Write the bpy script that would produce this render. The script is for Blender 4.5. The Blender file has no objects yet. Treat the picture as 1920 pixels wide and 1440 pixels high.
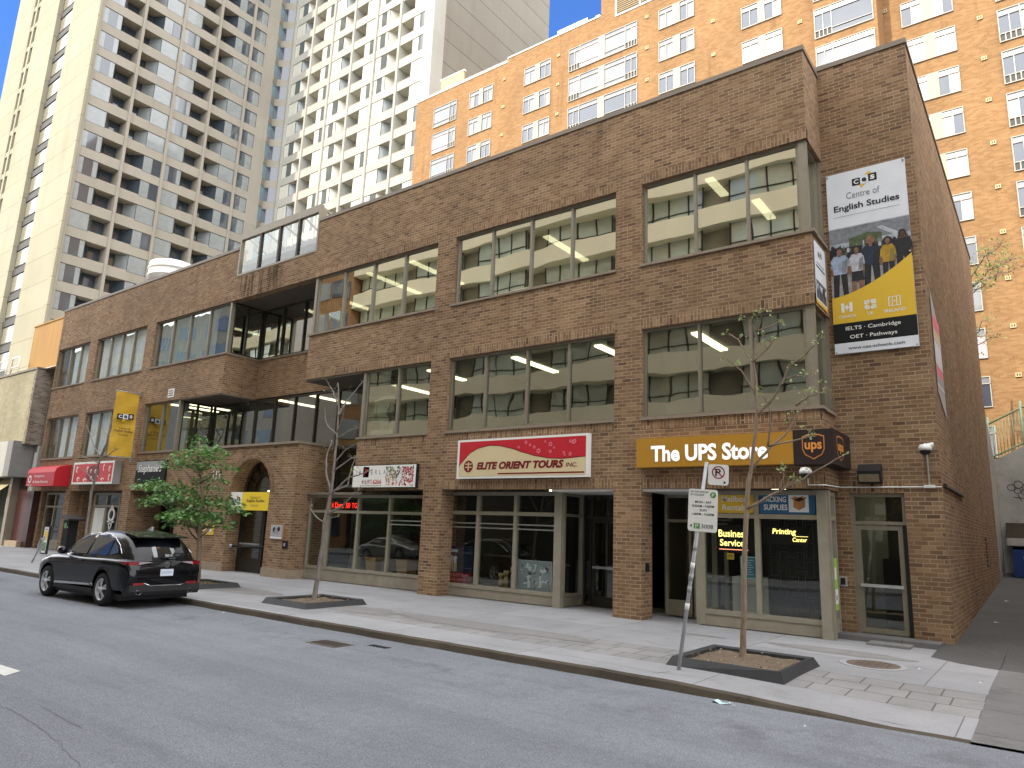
import bpy, bmesh, math, random
from mathutils import Vector, Matrix
R = math.radians
random.seed(7)
S = bpy.context.scene
COL = S.collection

# ------------------------------------------------------------------ camera
YAW, PITCH, ROLL = R(37.3151), R(11.5794), R(2.1905)
CAM = Vector((3.6757, -15.4425, 1.9398))
fwd = Vector((-math.sin(YAW) * math.cos(PITCH), math.cos(YAW) * math.cos(PITCH), math.sin(PITCH)))
rgt = Vector((math.cos(YAW), math.sin(YAW), 0)); upv = rgt.cross(fwd)
r2 = math.cos(ROLL) * rgt + math.sin(ROLL) * upv
u2 = -math.sin(ROLL) * rgt + math.cos(ROLL) * upv
cd = bpy.data.cameras.new('camera'); cam = bpy.data.objects.new('camera', cd); COL.objects.link(cam)
m = Matrix((r2, u2, -fwd)).transposed().to_4x4(); m.translation = CAM
cam.matrix_world = m
cd.sensor_width = 36; cd.lens = 1327.48 / 1920 * 36; cd.clip_start = .05; cd.clip_end = 3000
S.camera = cam

def in_view(p, mg=.06):
    d = Vector(p) - CAM; z = d.dot(fwd)
    if z < .1: return False
    u = .5 + 1327.48 / 1920 * d.dot(r2) / z; v = .5 - 1327.48 / 1440 * d.dot(u2) / z
    return -mg < u < 1 + mg and -mg < v < 1 + mg

# ------------------------------------------------------------------ world, sun, exposure
SUN_EL = R(32); SUN_DIR = Vector((-.162, -.987, 0)).normalized()
w = bpy.data.worlds.new('World'); S.world = w; w.use_nodes = True
nt = w.node_tree; bg = nt.nodes['Background']
sk = nt.nodes.new('ShaderNodeTexSky'); sk.sky_type = 'NISHITA'; sk.sun_disc = False
sk.sun_elevation = SUN_EL; sk.sun_rotation = math.atan2(SUN_DIR.x, SUN_DIR.y); sk.air_density = 1.0; sk.dust_density = .6; sk.ozone_density = 2.0
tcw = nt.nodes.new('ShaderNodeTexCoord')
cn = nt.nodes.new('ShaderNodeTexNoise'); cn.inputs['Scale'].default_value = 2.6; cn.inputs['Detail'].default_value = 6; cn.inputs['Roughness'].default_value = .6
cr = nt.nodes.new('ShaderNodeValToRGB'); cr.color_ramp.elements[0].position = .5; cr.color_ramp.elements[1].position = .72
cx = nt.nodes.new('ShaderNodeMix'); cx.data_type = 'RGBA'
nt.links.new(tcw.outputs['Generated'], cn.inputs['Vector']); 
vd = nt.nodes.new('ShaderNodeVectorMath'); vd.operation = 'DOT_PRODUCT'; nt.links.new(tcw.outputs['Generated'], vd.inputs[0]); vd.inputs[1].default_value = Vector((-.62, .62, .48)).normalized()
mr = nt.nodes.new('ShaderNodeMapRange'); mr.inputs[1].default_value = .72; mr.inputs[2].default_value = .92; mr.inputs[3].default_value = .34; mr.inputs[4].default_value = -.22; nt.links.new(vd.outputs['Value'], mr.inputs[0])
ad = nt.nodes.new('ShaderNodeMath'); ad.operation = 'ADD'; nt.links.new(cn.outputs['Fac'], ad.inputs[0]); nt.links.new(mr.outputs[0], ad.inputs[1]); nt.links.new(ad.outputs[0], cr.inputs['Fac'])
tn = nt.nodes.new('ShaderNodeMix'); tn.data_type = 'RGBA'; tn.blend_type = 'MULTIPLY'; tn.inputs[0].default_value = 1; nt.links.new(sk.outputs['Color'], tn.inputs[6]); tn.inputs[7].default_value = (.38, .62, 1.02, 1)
nt.links.new(cr.outputs['Color'], cx.inputs[0]); nt.links.new(tn.outputs[2], cx.inputs[6]); cx.inputs[7].default_value = (11.5, 11.5, 11.8, 1)  # bright clouds added outside the view to fill the shade; blue gap towards it
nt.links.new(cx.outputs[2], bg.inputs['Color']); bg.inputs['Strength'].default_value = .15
sl = bpy.data.lights.new('sun', 'SUN'); sl.energy = 2.0; sl.angle = R(.5); sl.color = (1, .91, .76)
so = bpy.data.objects.new('sun', sl); COL.objects.link(so)
sv = Vector((SUN_DIR.x * math.cos(SUN_EL), SUN_DIR.y * math.cos(SUN_EL), math.sin(SUN_EL)))
so.rotation_euler = sv.to_track_quat('Z', 'Y').to_euler(); so.location = (-20, -80, 90)
S.view_settings.view_transform = 'Standard'; S.view_settings.look = 'None'; S.view_settings.exposure = 1.12; S.view_settings.gamma = 1

# ------------------------------------------------------------------ materials
def lin(c):
    return tuple((x / 255 / 12.92 if x / 255 <= .04045 else ((x / 255 + .055) / 1.055) ** 2.4) for x in c) + (1,)
class G:
    def __init__(s, name):
        s.m = bpy.data.materials.new(name); s.m.use_nodes = True; s.t = s.m.node_tree; s.t.nodes.clear()
        s.out = s.n('OutputMaterial')
    def n(s, ty, **kw):
        nd = s.t.nodes.new('ShaderNode' + ty)
        for k, v in kw.items():
            if hasattr(nd, k) and k not in ('Scale',): setattr(nd, k, v)
            else: nd.inputs[k.replace('_', ' ')].default_value = v
        return nd
    def l(s, a, b): s.t.links.new(a, b)
    def uv(s): return s.n('UVMap', uv_map='UVMap').outputs[0]
    def noise(s, scale, detail=4, rough=.55, vec=None, stretch=None):
        nz = s.n('TexNoise'); nz.inputs['Scale'].default_value = scale; nz.inputs['Detail'].default_value = detail; nz.inputs['Roughness'].default_value = rough
        v = vec or s.n('TexCoord').outputs['Object']
        if stretch:
            mp = s.n('Mapping'); mp.inputs['Scale'].default_value = stretch; s.l(v, mp.inputs['Vector']); v = mp.outputs[0]
        s.l(v, nz.inputs['Vector']); return nz.outputs['Fac']
    def ramp(s, fac, stops, interp='LINEAR'):
        r = s.n('ValToRGB'); e = r.color_ramp; e.interpolation = interp
        while len(e.elements) < len(stops): e.elements.new(.5)
        for el, (p, c) in zip(e.elements, stops): el.position = p; el.color = c if len(c) == 4 else tuple(c) + (1,)
        s.l(fac, r.inputs['Fac']); return r.outputs['Color']
    def mix(s, fac, a, b, mode='MIX'):
        x = s.n('Mix', data_type='RGBA', blend_type=mode)
        for v, i in ((fac, 0), (a, 6), (b, 7)):
            if hasattr(v, 'is_output'): s.l(v, x.inputs[i])
            else: x.inputs[i].default_value = v
        return x.outputs[2]
    def math(s, op, a, b=0.0, clamp=False):
        x = s.n('Math', operation=op, use_clamp=clamp)
        for v, i in ((a, 0), (b, 1)):
            if hasattr(v, 'is_output'): s.l(v, x.inputs[i])
            else: x.inputs[i].default_value = v
        return x.outputs[0]
    def bump(s, h, strength=.3, dist=.01):
        b = s.n('Bump'); b.inputs['Strength'].default_value = strength; b.inputs['Distance'].default_value = dist; s.l(h, b.inputs['Height']); return b.outputs[0]
    def pbr(s, col, rough=.6, metal=0.0, nrm=None, coat=0.0, spec=.5, emit=None, estr=0.0):
        p = s.n('BsdfPrincipled')
        for v, k in ((col, 'Base Color'), (rough, 'Roughness'), (metal, 'Metallic'), (coat, 'Coat Weight'), (spec, 'Specular IOR Level')):
            if hasattr(v, 'is_output'): s.l(v, p.inputs[k])
            else: p.inputs[k].default_value = v
        p.inputs['Coat Roughness'].default_value = .03
        if nrm: s.l(nrm, p.inputs['Normal'])
        if emit:
            p.inputs['Emission Color'].default_value = emit; p.inputs['Emission Strength'].default_value = estr
        s.l(p.outputs[0], s.out.inputs['Surface']); return s.m

def plain(name, rgb, rough=.6, metal=0, var=.12, scale=6, coat=0, bump=0, spec=.5):
    g = G(name); c = lin(rgb)
    n = g.noise(scale, 5); f = g.ramp(n, [(.25, (1 - var,) * 3), (.75, (1 + var * .5,) * 3)])
    col = g.mix(1.0, c, f, 'MULTIPLY')
    return g.pbr(col, rough, metal, g.bump(g.noise(scale * 12, 3), bump, .004) if bump else None, coat, spec)
def emis(name, rgb, st, base=None):
    g = G(name); return g.pbr(lin(base or rgb), .5, 0, None, 0, .3, lin(rgb), st)
def brick(name, stops, mortar, bw=.25, bh=.088, ms=.009, bump=.5, offs=.5, vary=(.78, 1.12)):
    g = G(name); uv = g.uv()
    wob = g.noise(7, 2, .5, uv)
    t = g.n('TexBrick'); t.offset = offs
    for k, v in (('Color1', (0, 0, 0, 1)), ('Color2', (1, 1, 1, 1)), ('Mortar', (.5, .5, .5, 1)), ('Scale', 1), ('Mortar Size', ms), ('Mortar Smooth', .25), ('Bias', 0), ('Brick Width', bw), ('Row Height', bh)):
        t.inputs[k].default_value = v
    vm = g.n('VectorMath', operation='MULTIPLY_ADD'); cb = g.n('CombineXYZ'); g.l(wob, cb.inputs[0]); g.l(wob, cb.inputs[1])
    g.l(cb.outputs[0], vm.inputs[0]); vm.inputs[1].default_value = (.012, .008, 0); g.l(uv, vm.inputs[2])
    g.l(vm.outputs[0], t.inputs['Vector'])
    c = g.ramp(t.outputs['Color'], [(p, lin(q)) for p, q in stops])
    fine = g.ramp(g.noise(45, 4, .7, uv), [(.3, (.8,) * 3), (.7, (1.15,) * 3)])
    c = g.mix(1.0, c, fine, 'MULTIPLY')
    mfade = g.math('MULTIPLY', t.outputs['Fac'], g.ramp(g.noise(1.7, 3, .6, uv), [(.32, (.3,) * 3), (.62, (.95,) * 3)]))
    c = g.mix(mfade, c, lin(mortar))
    big = g.ramp(g.noise(.35, 5, .6, uv, (1, .6, 1)), [(.3, (vary[0],) * 3), (.7, (vary[1],) * 3)])
    c = g.mix(1.0, c, big, 'MULTIPLY')
    st = g.ramp(g.noise(.8, 5, .65, uv, (1.6, .12, 1)), [(.58, (1, 1, 1)), (.75, (.72, .70, .68))])
    c = g.mix(1.0, c, st, 'MULTIPLY')
    h = g.math('SUBTRACT', g.math('MULTIPLY', g.noise(60, 3, .6, uv), .35), t.outputs['Fac'])
    return g.pbr(c, .86, 0, g.bump(h, bump, .012), 0, .25)
def glass(name, tint, r0, wav=.05, sc=.9, rough=0.0):
    g = G(name)
    lw = g.n('LayerWeight'); lw.inputs['Blend'].default_value = .5
    f5 = g.math('POWER', lw.outputs['Facing'], 4.0)
    fac = g.math('ADD', g.math('MULTIPLY', f5, 1 - r0), r0, True)
    tr = g.n('BsdfTransparent'); tr.inputs['Color'].default_value = tuple(tint) + (1,)
    gl = g.n('BsdfGlossy'); gl.inputs['Roughness'].default_value = rough; gl.inputs['Color'].default_value = (.93, .97, .93, 1)
    if wav:
        nz = g.noise(sc, 1.5, .4, g.n('NewGeometry').outputs['Position'], (1, 1, .7))
        b = g.bump(nz, wav, .12); g.l(b, gl.inputs['Normal'])
    mx = g.n('MixShader'); g.l(fac, mx.inputs[0]); g.l(tr.outputs[0], mx.inputs[1]); g.l(gl.outputs[0], mx.inputs[2])
    g.l(mx.outputs[0], g.out.inputs['Surface']); return g.m
def leafmat(name, a, b):
    g = G(name); oi = g.n('NewGeometry'); c = g.ramp(oi.outputs['Random Per Island'], [(0, lin(a)), (1, lin(b))])
    d = g.n('BsdfDiffuse'); t = g.n('BsdfTranslucent'); gl = g.n('BsdfGlossy'); gl.inputs['Roughness'].default_value = .45
    g.l(c, d.inputs[0]); g.l(c, t.inputs[0])
    mx = g.n('MixShader'); mx.inputs[0].default_value = .35; g.l(d.outputs[0], mx.inputs[1]); g.l(t.outputs[0], mx.inputs[2])
    m2 = g.n('MixShader'); m2.inputs[0].default_value = .06; g.l(mx.outputs[0], m2.inputs[1]); g.l(gl.outputs[0], m2.inputs[2])
    g.l(m2.outputs[0], g.out.inputs['Surface']); return g.m

M = {}

BR = [(0, (92, 71, 55)), (.06, (114, 90, 68)), (.5, (129, 102, 76)), (.85, (140, 113, 85)), (1, (151, 124, 95))]
M['brick'] = brick('brown_brick', BR, (174, 152, 128))
M['brick_dark'] = brick('soffit_brick', [(0, (74, 56, 46)), (1, (112, 86, 66))], (140, 116, 96))
M['orange'] = brick('orange_brick', [(0, (136, 102, 66)), (.5, (146, 112, 75)), (1, (156, 122, 84))], (152, 124, 94), .3, .1, .006, .25, .5, (.85, 1.1))
M['creambrick'] = brick('cream_brick', [(0, (142, 136, 113)), (1, (154, 148, 125))], (136, 128, 106), .4, .2, .012, .3)
M['greybrick'] = brick('grey_brick', [(0, (92, 86, 78)), (.5, (126, 116, 104)), (1, (142, 132, 118))], (156, 146, 132), .25, .088, .008, .3)
M['coping'] = plain('coping_metal', (120, 110, 98), .55, .3, .15, 2)
M['frame'] = plain('bronze_frame', (134, 127, 112), .5, .35, .12, 3)
M['frame_dark'] = plain('dark_frame', (56, 52, 47), .5, .35, .12, 3)
M['frame_store'] = plain('storefront_frame', (150, 144, 128), .55, .2, .15, 4)
M['base_panel'] = plain('storefront_panel', (146, 138, 122), .6, .1, .22, 3, 0, .1)
M['glass3'] = glass('reflective_glass', (.36, .4, .36), .7, .05, .6)
M['glass2'] = glass('window_glass', (.55, .62, .6), .3, .05, 1.0)
M['glassc3'] = glass('curtained_glass', (.93, .96, .94), .12, .04, .7)
M['glass1'] = glass('shop_glass', (.78, .83, .79), .11, .03, .8)
M['glassdoor'] = glass('door_glass', (.6, .66, .6), .12, .02, .8)
M['inner'] = plain('interior_wall', (112, 107, 96), .9, 0, .1, 1)
M['inner_dark'] = plain('interior_dark_wall', (44, 41, 37), .9, 0, .2, 1)
M['ceil'] = plain('ceiling_tile', (140, 138, 130), .9, 0, .06, 2)
M['floor'] = plain('interior_floor', (60, 55, 49), .8, 0, .15, 2)
M['lamp'] = emis('fluorescent_tube', (255, 240, 196), 2.6)
M['soffit'] = plain('soffit_panel', (92, 84, 74), .8, 0, .15, 2)
M['curtain'] = plain('white_curtain', (222, 223, 219), .9, 0, .08, 3)
M['sill'] = plain('stone_sill', (136, 122, 106), .8, 0, .18, 3, 0, .2)
M['stonebase'] = plain('stone_base', (150, 134, 114), .9, 0, .25, 5, 0, .5)
M['white'] = plain('white_paint', (218, 218, 214), .5, 0, .05, 3)
M['black'] = plain('black_paint', (24, 24, 25), .45, 0, .2, 5)
M['grey'] = plain('grey_paint', (120, 120, 118), .6, 0, .12, 4)
M['galv'] = plain('galvanised_steel', (176, 178, 180), .5, .3, .2, 9)

# ------------------------------------------------------------------ mesh builder
def origin(o):
    v = Vector((0, 0, 0))
    while o is not None: v += Vector(o.location); o = o.parent
    return v
TXT = {}
def glyphs(s, bold, shear):
    k = (s, bold, shear)
    if k in TXT: return TXT[k]
    cu = bpy.data.curves.new('t', 'FONT'); cu.body = s; cu.offset = bold; cu.shear = shear; cu.fill_mode = 'FRONT'; cu.resolution_u = 3; cu.align_x = 'CENTER'
    o = bpy.data.objects.new('t', cu); COL.objects.link(o); dg = bpy.context.evaluated_depsgraph_get(); dg.update()
    me = bpy.data.meshes.new_from_object(o.evaluated_get(dg))
    vs = [v.co.copy() for v in me.vertices]; fs = [list(p.vertices) for p in me.polygons]
    nz = [p.normal.z for p in me.polygons]; fs = [f if n >= 0 else f[::-1] for f, n in zip(fs, nz)]
    x0 = min(v.x for v in vs); x1 = max(v.x for v in vs); y0 = min(v.y for v in vs); y1 = max(v.y for v in vs)
    r = ([((v.x - x0) / (x1 - x0), (v.y - y0) / (y1 - y0)) for v in vs], fs)
    bpy.data.objects.remove(o); bpy.data.meshes.remove(me); bpy.data.curves.remove(cu); TXT[k] = r; return r

class MB:
    def __init__(s, xf=None): s.v = []; s.f = []; s.mi = []; s.uv = []; s.mats = []; s.xf = xf; s.sm = []
    def mat(s, m):
        m = M[m] if isinstance(m, str) else m
        if m not in s.mats: s.mats.append(m)
        return s.mats.index(m)
    def face(s, pts, m, rot=False, uvs=None, smooth=False):
        if s.xf: pts = [s.xf(p) for p in pts]
        pts = [Vector(p) for p in pts]
        i0 = len(s.v); s.v += pts; s.f.append(list(range(i0, i0 + len(pts)))); s.mi.append(s.mat(m)); s.sm.append(smooth)
        n = Vector((0, 0, 0))
        for i in range(len(pts)): n += pts[i].cross(pts[(i + 1) % len(pts)])
        ax = max(range(3), key=lambda k: abs(n[k]))
        if uvs is None:
            uvs = [((p.y, p.z), (p.x, p.z), (p.x, p.y))[ax] for p in pts]
            if rot: uvs = [(b, a) for a, b in uvs]
        s.uv += uvs
    def box(s, x0, x1, y0, y1, z0, z1, m, rot=False, skip=''):
        if x0 > x1: x0, x1 = x1, x0
        if y0 > y1: y0, y1 = y1, y0
        a = [(x0, y0, z0), (x1, y0, z0), (x1, y1, z0), (x0, y1, z0), (x0, y0, z1), (x1, y0, z1), (x1, y1, z1), (x0, y1, z1)]
        for k, q in (('b', (0, 3, 2, 1)), ('t', (4, 5, 6, 7)), ('f', (0, 1, 5, 4)), ('k', (2, 3, 7, 6)), ('l', (3, 0, 4, 7)), ('r', (1, 2, 6, 5))):
            if k not in skip: s.face([a[i] for i in q], m, rot)
        return s
    def mesh(s, vs, fs, m, smooth=False):
        k = s.mat(m); i0 = len(s.v); vs = [Vector(s.xf(p)) if s.xf else Vector(p) for p in vs]; s.v += vs
        for f in fs:
            s.f.append([i0 + i for i in f]); s.mi.append(k); s.sm.append(smooth); s.uv += [(vs[i].x + vs[i].y, vs[i].z) for i in f]
    def tube(s, pts, rad, m, n=8, cap=True, smooth=True):
        pts = [Vector(p) for p in pts]; rad = rad if isinstance(rad, (list, tuple)) else [rad] * len(pts)
        vs = []; fs = []; prev = None
        for i, p in enumerate(pts):
            d = (pts[min(i + 1, len(pts) - 1)] - pts[max(i - 1, 0)]).normalized()
            a = prev - d * prev.dot(d) if prev is not None and (prev - d * prev.dot(d)).length > 1e-4 else d.orthogonal()
            a.normalize(); prev = a; b = d.cross(a)
            vs += [p + (a * math.cos(2 * math.pi * k / n) + b * math.sin(2 * math.pi * k / n)) * rad[i] for k in range(n)]
        for i in range(len(pts) - 1):
            for k in range(n): fs.append((i * n + k, i * n + (k + 1) % n, (i + 1) * n + (k + 1) % n, (i + 1) * n + k))
        if cap: fs += [tuple(range(n))[::-1], tuple(range((len(pts) - 1) * n, len(pts) * n))]
        s.mesh(vs, fs, m, smooth); return s
    def lathe(s, prof, c, m, n=20, axis='z', smooth=True, cap=True):
        vs = []; fs = []
        for r, h in prof:
            for k in range(n):
                a = 2 * math.pi * k / n; x, y = r * math.cos(a), r * math.sin(a)
                vs.append({'z': (c[0] + x, c[1] + y, c[2] + h), 'y': (c[0] + x, c[1] + h, c[2] + y), 'x': (c[0] + h, c[1] + x, c[2] + y)}[axis])
        for i in range(len(prof) - 1):
            for k in range(n): fs.append((i * n + k, i * n + (k + 1) % n, (i + 1) * n + (k + 1) % n, (i + 1) * n + k))
        if cap: fs += [tuple(range(n))[::-1], tuple(range((len(prof) - 1) * n, len(prof) * n))]
        s.mesh(vs, fs, m, smooth); return s
    def prism(s, poly, f0, f1, m, smooth=False):
        n = len(poly); s.face([f0(*p) for p in poly], m); s.face([f1(*p) for p in poly][::-1], m)
        for i in range(n):
            a, b = poly[i], poly[(i + 1) % n]; s.face([f0(*b), f0(*a), f1(*a), f1(*b)], m, smooth=smooth)
        return s
    def build(s, name, parent=None, local=False, bevel=0, mods=None, smooth=None):
        me = bpy.data.meshes.new(name)
        off = Vector((0, 0, 0))
        if not local:
            if parent is not None: off = origin(parent)
            else:
                xs = [v.x for v in s.v]; ys = [v.y for v in s.v]; off = Vector(((min(xs) + max(xs)) / 2, (min(ys) + max(ys)) / 2, min(v.z for v in s.v)))
        me.from_pydata([v - off for v in s.v], [], s.f)
        for m in s.mats: me.materials.append(m)
        me.polygons.foreach_set('material_index', s.mi); me.polygons.foreach_set('use_smooth', [x if smooth is None else smooth for x in s.sm])
        ul = me.uv_layers.new(name='UVMap'); ul.data.foreach_set('uv', [c for p in s.uv for c in p])
        me.update()
        o = bpy.data.objects.new(name, me); COL.objects.link(o)
        if parent is not None: o.parent = parent
        elif not local: o.location = off
        if bevel:
            b = o.modifiers.new('b', 'BEVEL'); b.width = bevel; b.segments = 2; b.limit_method = 'ANGLE'
        return o
class Face:
    """a flat drawing surface in the scene: origin O, right U, up V, outward N; layers lie 3 mm apart"""
    def __init__(s, mb, O, U=(1, 0, 0), V=(0, 0, 1)):
        s.mb = mb; s.O = Vector(O); s.U = Vector(U).normalized(); s.V = Vector(V).normalized(); s.N = s.U.cross(s.V)
    def p(s, x, y, d=0): return s.O + s.U * x + s.V * y + s.N * d
    def poly(s, pts, m, d=.004): s.mb.face([s.p(x, y, d) for x, y in pts], m); return s
    def rect(s, x0, y0, x1, y1, m, d=.004): return s.poly([(x0, y0), (x1, y0), (x1, y1), (x0, y1)], m, d)
    def disc(s, x, y, r, m, d=.004, n=24, ry=None): return s.poly([(x + r * math.cos(2 * math.pi * k / n), y + (ry or r) * math.sin(2 * math.pi * k / n)) for k in range(n)], m, d)
    def ring(s, x, y, r0, r1, m, d=.004, n=32):
        for k in range(n):
            a, b = 2 * math.pi * k / n, 2 * math.pi * (k + 1) / n
            s.poly([(x + r0 * math.cos(a), y + r0 * math.sin(a)), (x + r1 * math.cos(a), y + r1 * math.sin(a)), (x + r1 * math.cos(b), y + r1 * math.sin(b)), (x + r0 * math.cos(b), y + r0 * math.sin(b))], m, d)
        return s
    def line(s, x0, y0, x1, y1, w, m, d=.004):
        t = Vector((x1 - x0, y1 - y0)).normalized() * (w / 2); n = (-t.y, t.x)
        return s.poly([(x0 - n[0], y0 - n[1]), (x1 - n[0], y1 - n[1]), (x1 + n[0], y1 + n[1]), (x0 + n[0], y0 + n[1])], m, d)
    def text(s, t, x, y, w, h, m, d=.007, bold=0, shear=0):
        vs, fs = glyphs(t, bold, shear); s.mb.mesh([s.p(x + a * w, y + b * h, d) for a, b in vs], fs, m); return s

def tag(o, label, cat, group=None, kind=None):
    if label: o['label'] = label
    if cat: o['category'] = cat
    if group: o['group'] = group
    if kind: o['kind'] = kind
    return o
def thing(name, loc, label, cat, group=None, rotz=0):
    o = bpy.data.objects.new(name, None); COL.objects.link(o); o.location = loc; o.rotation_euler = (0, 0, rotz); o.empty_display_size = .3
    return tag(o, label, cat, group)
def dup(src, parent, loc=None):
    c = src.copy(); COL.objects.link(c); c.parent = parent
    if loc is not None: c.location = loc
    for ch in list(src.children): dup(ch, c)
    return c

def window(parent, ax, c, a0, a1, z0, z1, mulls=(), transom=None, fw=.06, fd=.12, gm='glass2', fm='frame', name='window', base=0, bm='base_panel', tilt=.006, ends=(1, 1)):
    """framed glazing on plane y=c (ax 'y', facing -y) or x=c (ax 'x', facing +x)"""
    mb = MB(); gb = MB()
    def bx(b, p, q, za, zb, d0, d1, m):
        if ax == 'y': b.box(p, q, c + d0, c + d1, za, zb, m)
        else: b.box(c - d1, c - d0, p, q, za, zb, m)
    L = a0 + fw if ends[0] else a0; Rr = a1 - fw if ends[1] else a1
    if ends[0]: bx(mb, a0, L, z0, z1, 0, fd, fm)
    if ends[1]: bx(mb, Rr, a1, z0, z1, 0, fd, fm)
    xs = [L] + sorted(mulls) + [Rr]; zb = z0 + base
    bx(mb, L, Rr, z1 - fw, z1, 0, fd, fm); bx(mb, L, Rr, zb, zb + fw, 0, fd, fm)
    if base: bx(mb, L, Rr, z0, zb, .02, fd, bm)
    for q in mulls: bx(mb, q - fw / 2, q + fw / 2, zb + fw, z1 - fw, -.01, fd, fm)
    rows = [(zb + fw, z1 - fw)] if transom is None else [(zb + fw, transom - fw / 2), (transom + fw / 2, z1 - fw)]
    for i in range(len(xs) - 1):
        p = xs[i] + (fw / 2 if i else 0); q = xs[i + 1] - (fw / 2 if i < len(xs) - 2 else 0)
        if transom is not None: bx(mb, p, q, transom - fw / 2, transom + fw / 2, 0, fd, fm)
        for za, zt in rows:
            t = [fd * .5 + random.uniform(-tilt, tilt) for _ in range(3)]; t.append(t[0] + t[2] - t[1])
            pts = [(p, za), (q, za), (q, zt), (p, zt)]
            gb.face([(x, c + d, z) if ax == 'y' else (c - d, x, z) for (x, z), d in zip(pts, t)], gm)
    o = mb.build(name, parent); gb.build('pane', o)
    return o
def curtain(mb, ax, c, a0, a1, z0, z1, m='curtain', amp=.04, wl=.22):
    n = max(8, int((a1 - a0) / .045)); ph = random.random() * 6
    for i in range(n):
        p, q = a0 + (a1 - a0) * i / n, a0 + (a1 - a0) * (i + 1) / n
        d = [amp * (math.sin(x * 2 * math.pi / wl + ph) + .5 * math.sin(x * 7.3 + ph)) for x in (p, q)]
        P = [(p, c + d[0], z0), (q, c + d[1], z0), (q, c + d[1], z1), (p, c + d[0], z1)]
        mb.face(P if ax == 'y' else [(y, x, z) for x, y, z in P], m, smooth=False)
# ------------------------------------------------------------------ the setting
def asphalt(name, a, b, speck=.46):
    g = G(name); P = g.n('NewGeometry').outputs['Position']
    c = g.ramp(g.noise(.25, 6, .6, P, (1, .35, 1)), [(.3, lin(a)), (.7, lin(b))])
    c = g.mix(1.0, c, g.ramp(g.noise(55, 3, .8, P), [(.32, (1 - speck,) * 3), (.5, (1, 1, 1)), (.72, (1 + speck * 1.4,) * 3)]), 'MULTIPLY')
    c = g.mix(1.0, c, g.ramp(g.noise(1.1, 5, .7, P, (.35, 2.2, 1)), [(.5, (1, 1, 1)), (.78, (.8, .8, .81))]), 'MULTIPLY')
    c = g.mix(1.0, c, g.ramp(g.noise(9, 4, .7, P), [(.3, (.9,) * 3), (.7, (1.07,) * 3)]), 'MULTIPLY')
    sx = g.n('SeparateXYZ'); g.l(P, sx.inputs[0])
    lane = g.math('SUBTRACT', 1.0, g.math('MULTIPLY', g.math('ABSOLUTE', g.math('ADD', sx.outputs[1], 7.0)), .8), True)
    oil = g.math('MULTIPLY', lane, g.ramp(g.noise(1.6, 5, .7, P), [(.5, (0, 0, 0)), (.68, (.55,) * 3)])); c = g.mix(oil, c, lin((70, 70, 72)))
    c = g.mix(1.0, c, g.ramp(g.noise(.5, 4, .6, P, (.12, 1.6, 1)), [(.35, (.9, .9, .9)), (.65, (1.06, 1.06, 1.06))]), 'MULTIPLY')
    vor = g.n('TexVoronoi', feature='DISTANCE_TO_EDGE'); vor.inputs['Scale'].default_value = .16
    mp = g.n('VectorMath', operation='MULTIPLY_ADD'); nz = g.n('TexNoise'); nz.inputs['Scale'].default_value = .9; nz.inputs['Detail'].default_value = 5
    g.l(P, nz.inputs['Vector']); g.l(nz.outputs['Color'], mp.inputs[0]); mp.inputs[1].default_value = (1.6, 1.6, 0); g.l(P, mp.inputs[2]); g.l(mp.outputs[0], vor.inputs['Vector'])
    cr = g.math('LESS_THAN', vor.outputs[0], .0022); c = g.mix(g.math('MULTIPLY', cr, g.ramp(g.noise(.6, 3, .6, P), [(.5, (0, 0, 0)), (.7, (.3,) * 3)])), c, lin((52, 52, 54)))
    return g.pbr(c, .9, 0, g.bump(g.noise(70, 3, .7, P), .5, .006), 0, .3)
def concrete(name, a, b, slab=None, dirt=.3, tint=(.8, .78, .74)):
    g = G(name); P = g.n('NewGeometry').outputs['Position']
    c = g.ramp(g.noise(.5, 6, .65, P), [(.3, lin(a)), (.7, lin(b))])
    c = g.mix(1.0, c, g.ramp(g.noise(38, 4, .75, P), [(.3, (.88,) * 3), (.7, (1.1,) * 3)]), 'MULTIPLY')
    c = g.mix(1.0, c, g.ramp(g.noise(2.2, 6, .7, P), [(.52, (1, 1, 1)), (.8, tint)]), 'MULTIPLY')
    vo = g.n('TexVoronoi'); vo.inputs['Scale'].default_value = 2.6; g.l(P, vo.inputs['Vector']); sp = g.math('LESS_THAN', vo.outputs['Distance'], .035)
    c = g.mix(g.math('MULTIPLY', sp, .4), c, lin((70, 68, 66)))
    h = g.noise(45, 3, .6, P)
    if slab:
        t = g.n('TexBrick'); t.offset = slab[2]
        for k, v in (('Color1', (1, 1, 1, 1)), ('Color2', (.86, .86, .86, 1)), ('Mortar', (.42, .4, .38, 1)), ('Scale', 1), ('Mortar Size', slab[3]), ('Mortar Smooth', .2), ('Bias', 0), ('Brick Width', slab[0]), ('Row Height', slab[1])): t.inputs[k].default_value = v
        vm = g.n('VectorMath', operation='ADD'); g.l(P, vm.inputs[0]); vm.inputs[1].default_value = (slab[4], slab[5], 0); g.l(vm.outputs[0], t.inputs['Vector'])
        c = g.mix(1.0, c, t.outputs['Color'], 'MULTIPLY'); h = g.math('SUBTRACT', g.math('MULTIPLY', h, .3), t.outputs['Fac'])
    return g.pbr(c, .88, 0, g.bump(h, .4, .01), 0, .3)
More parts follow.
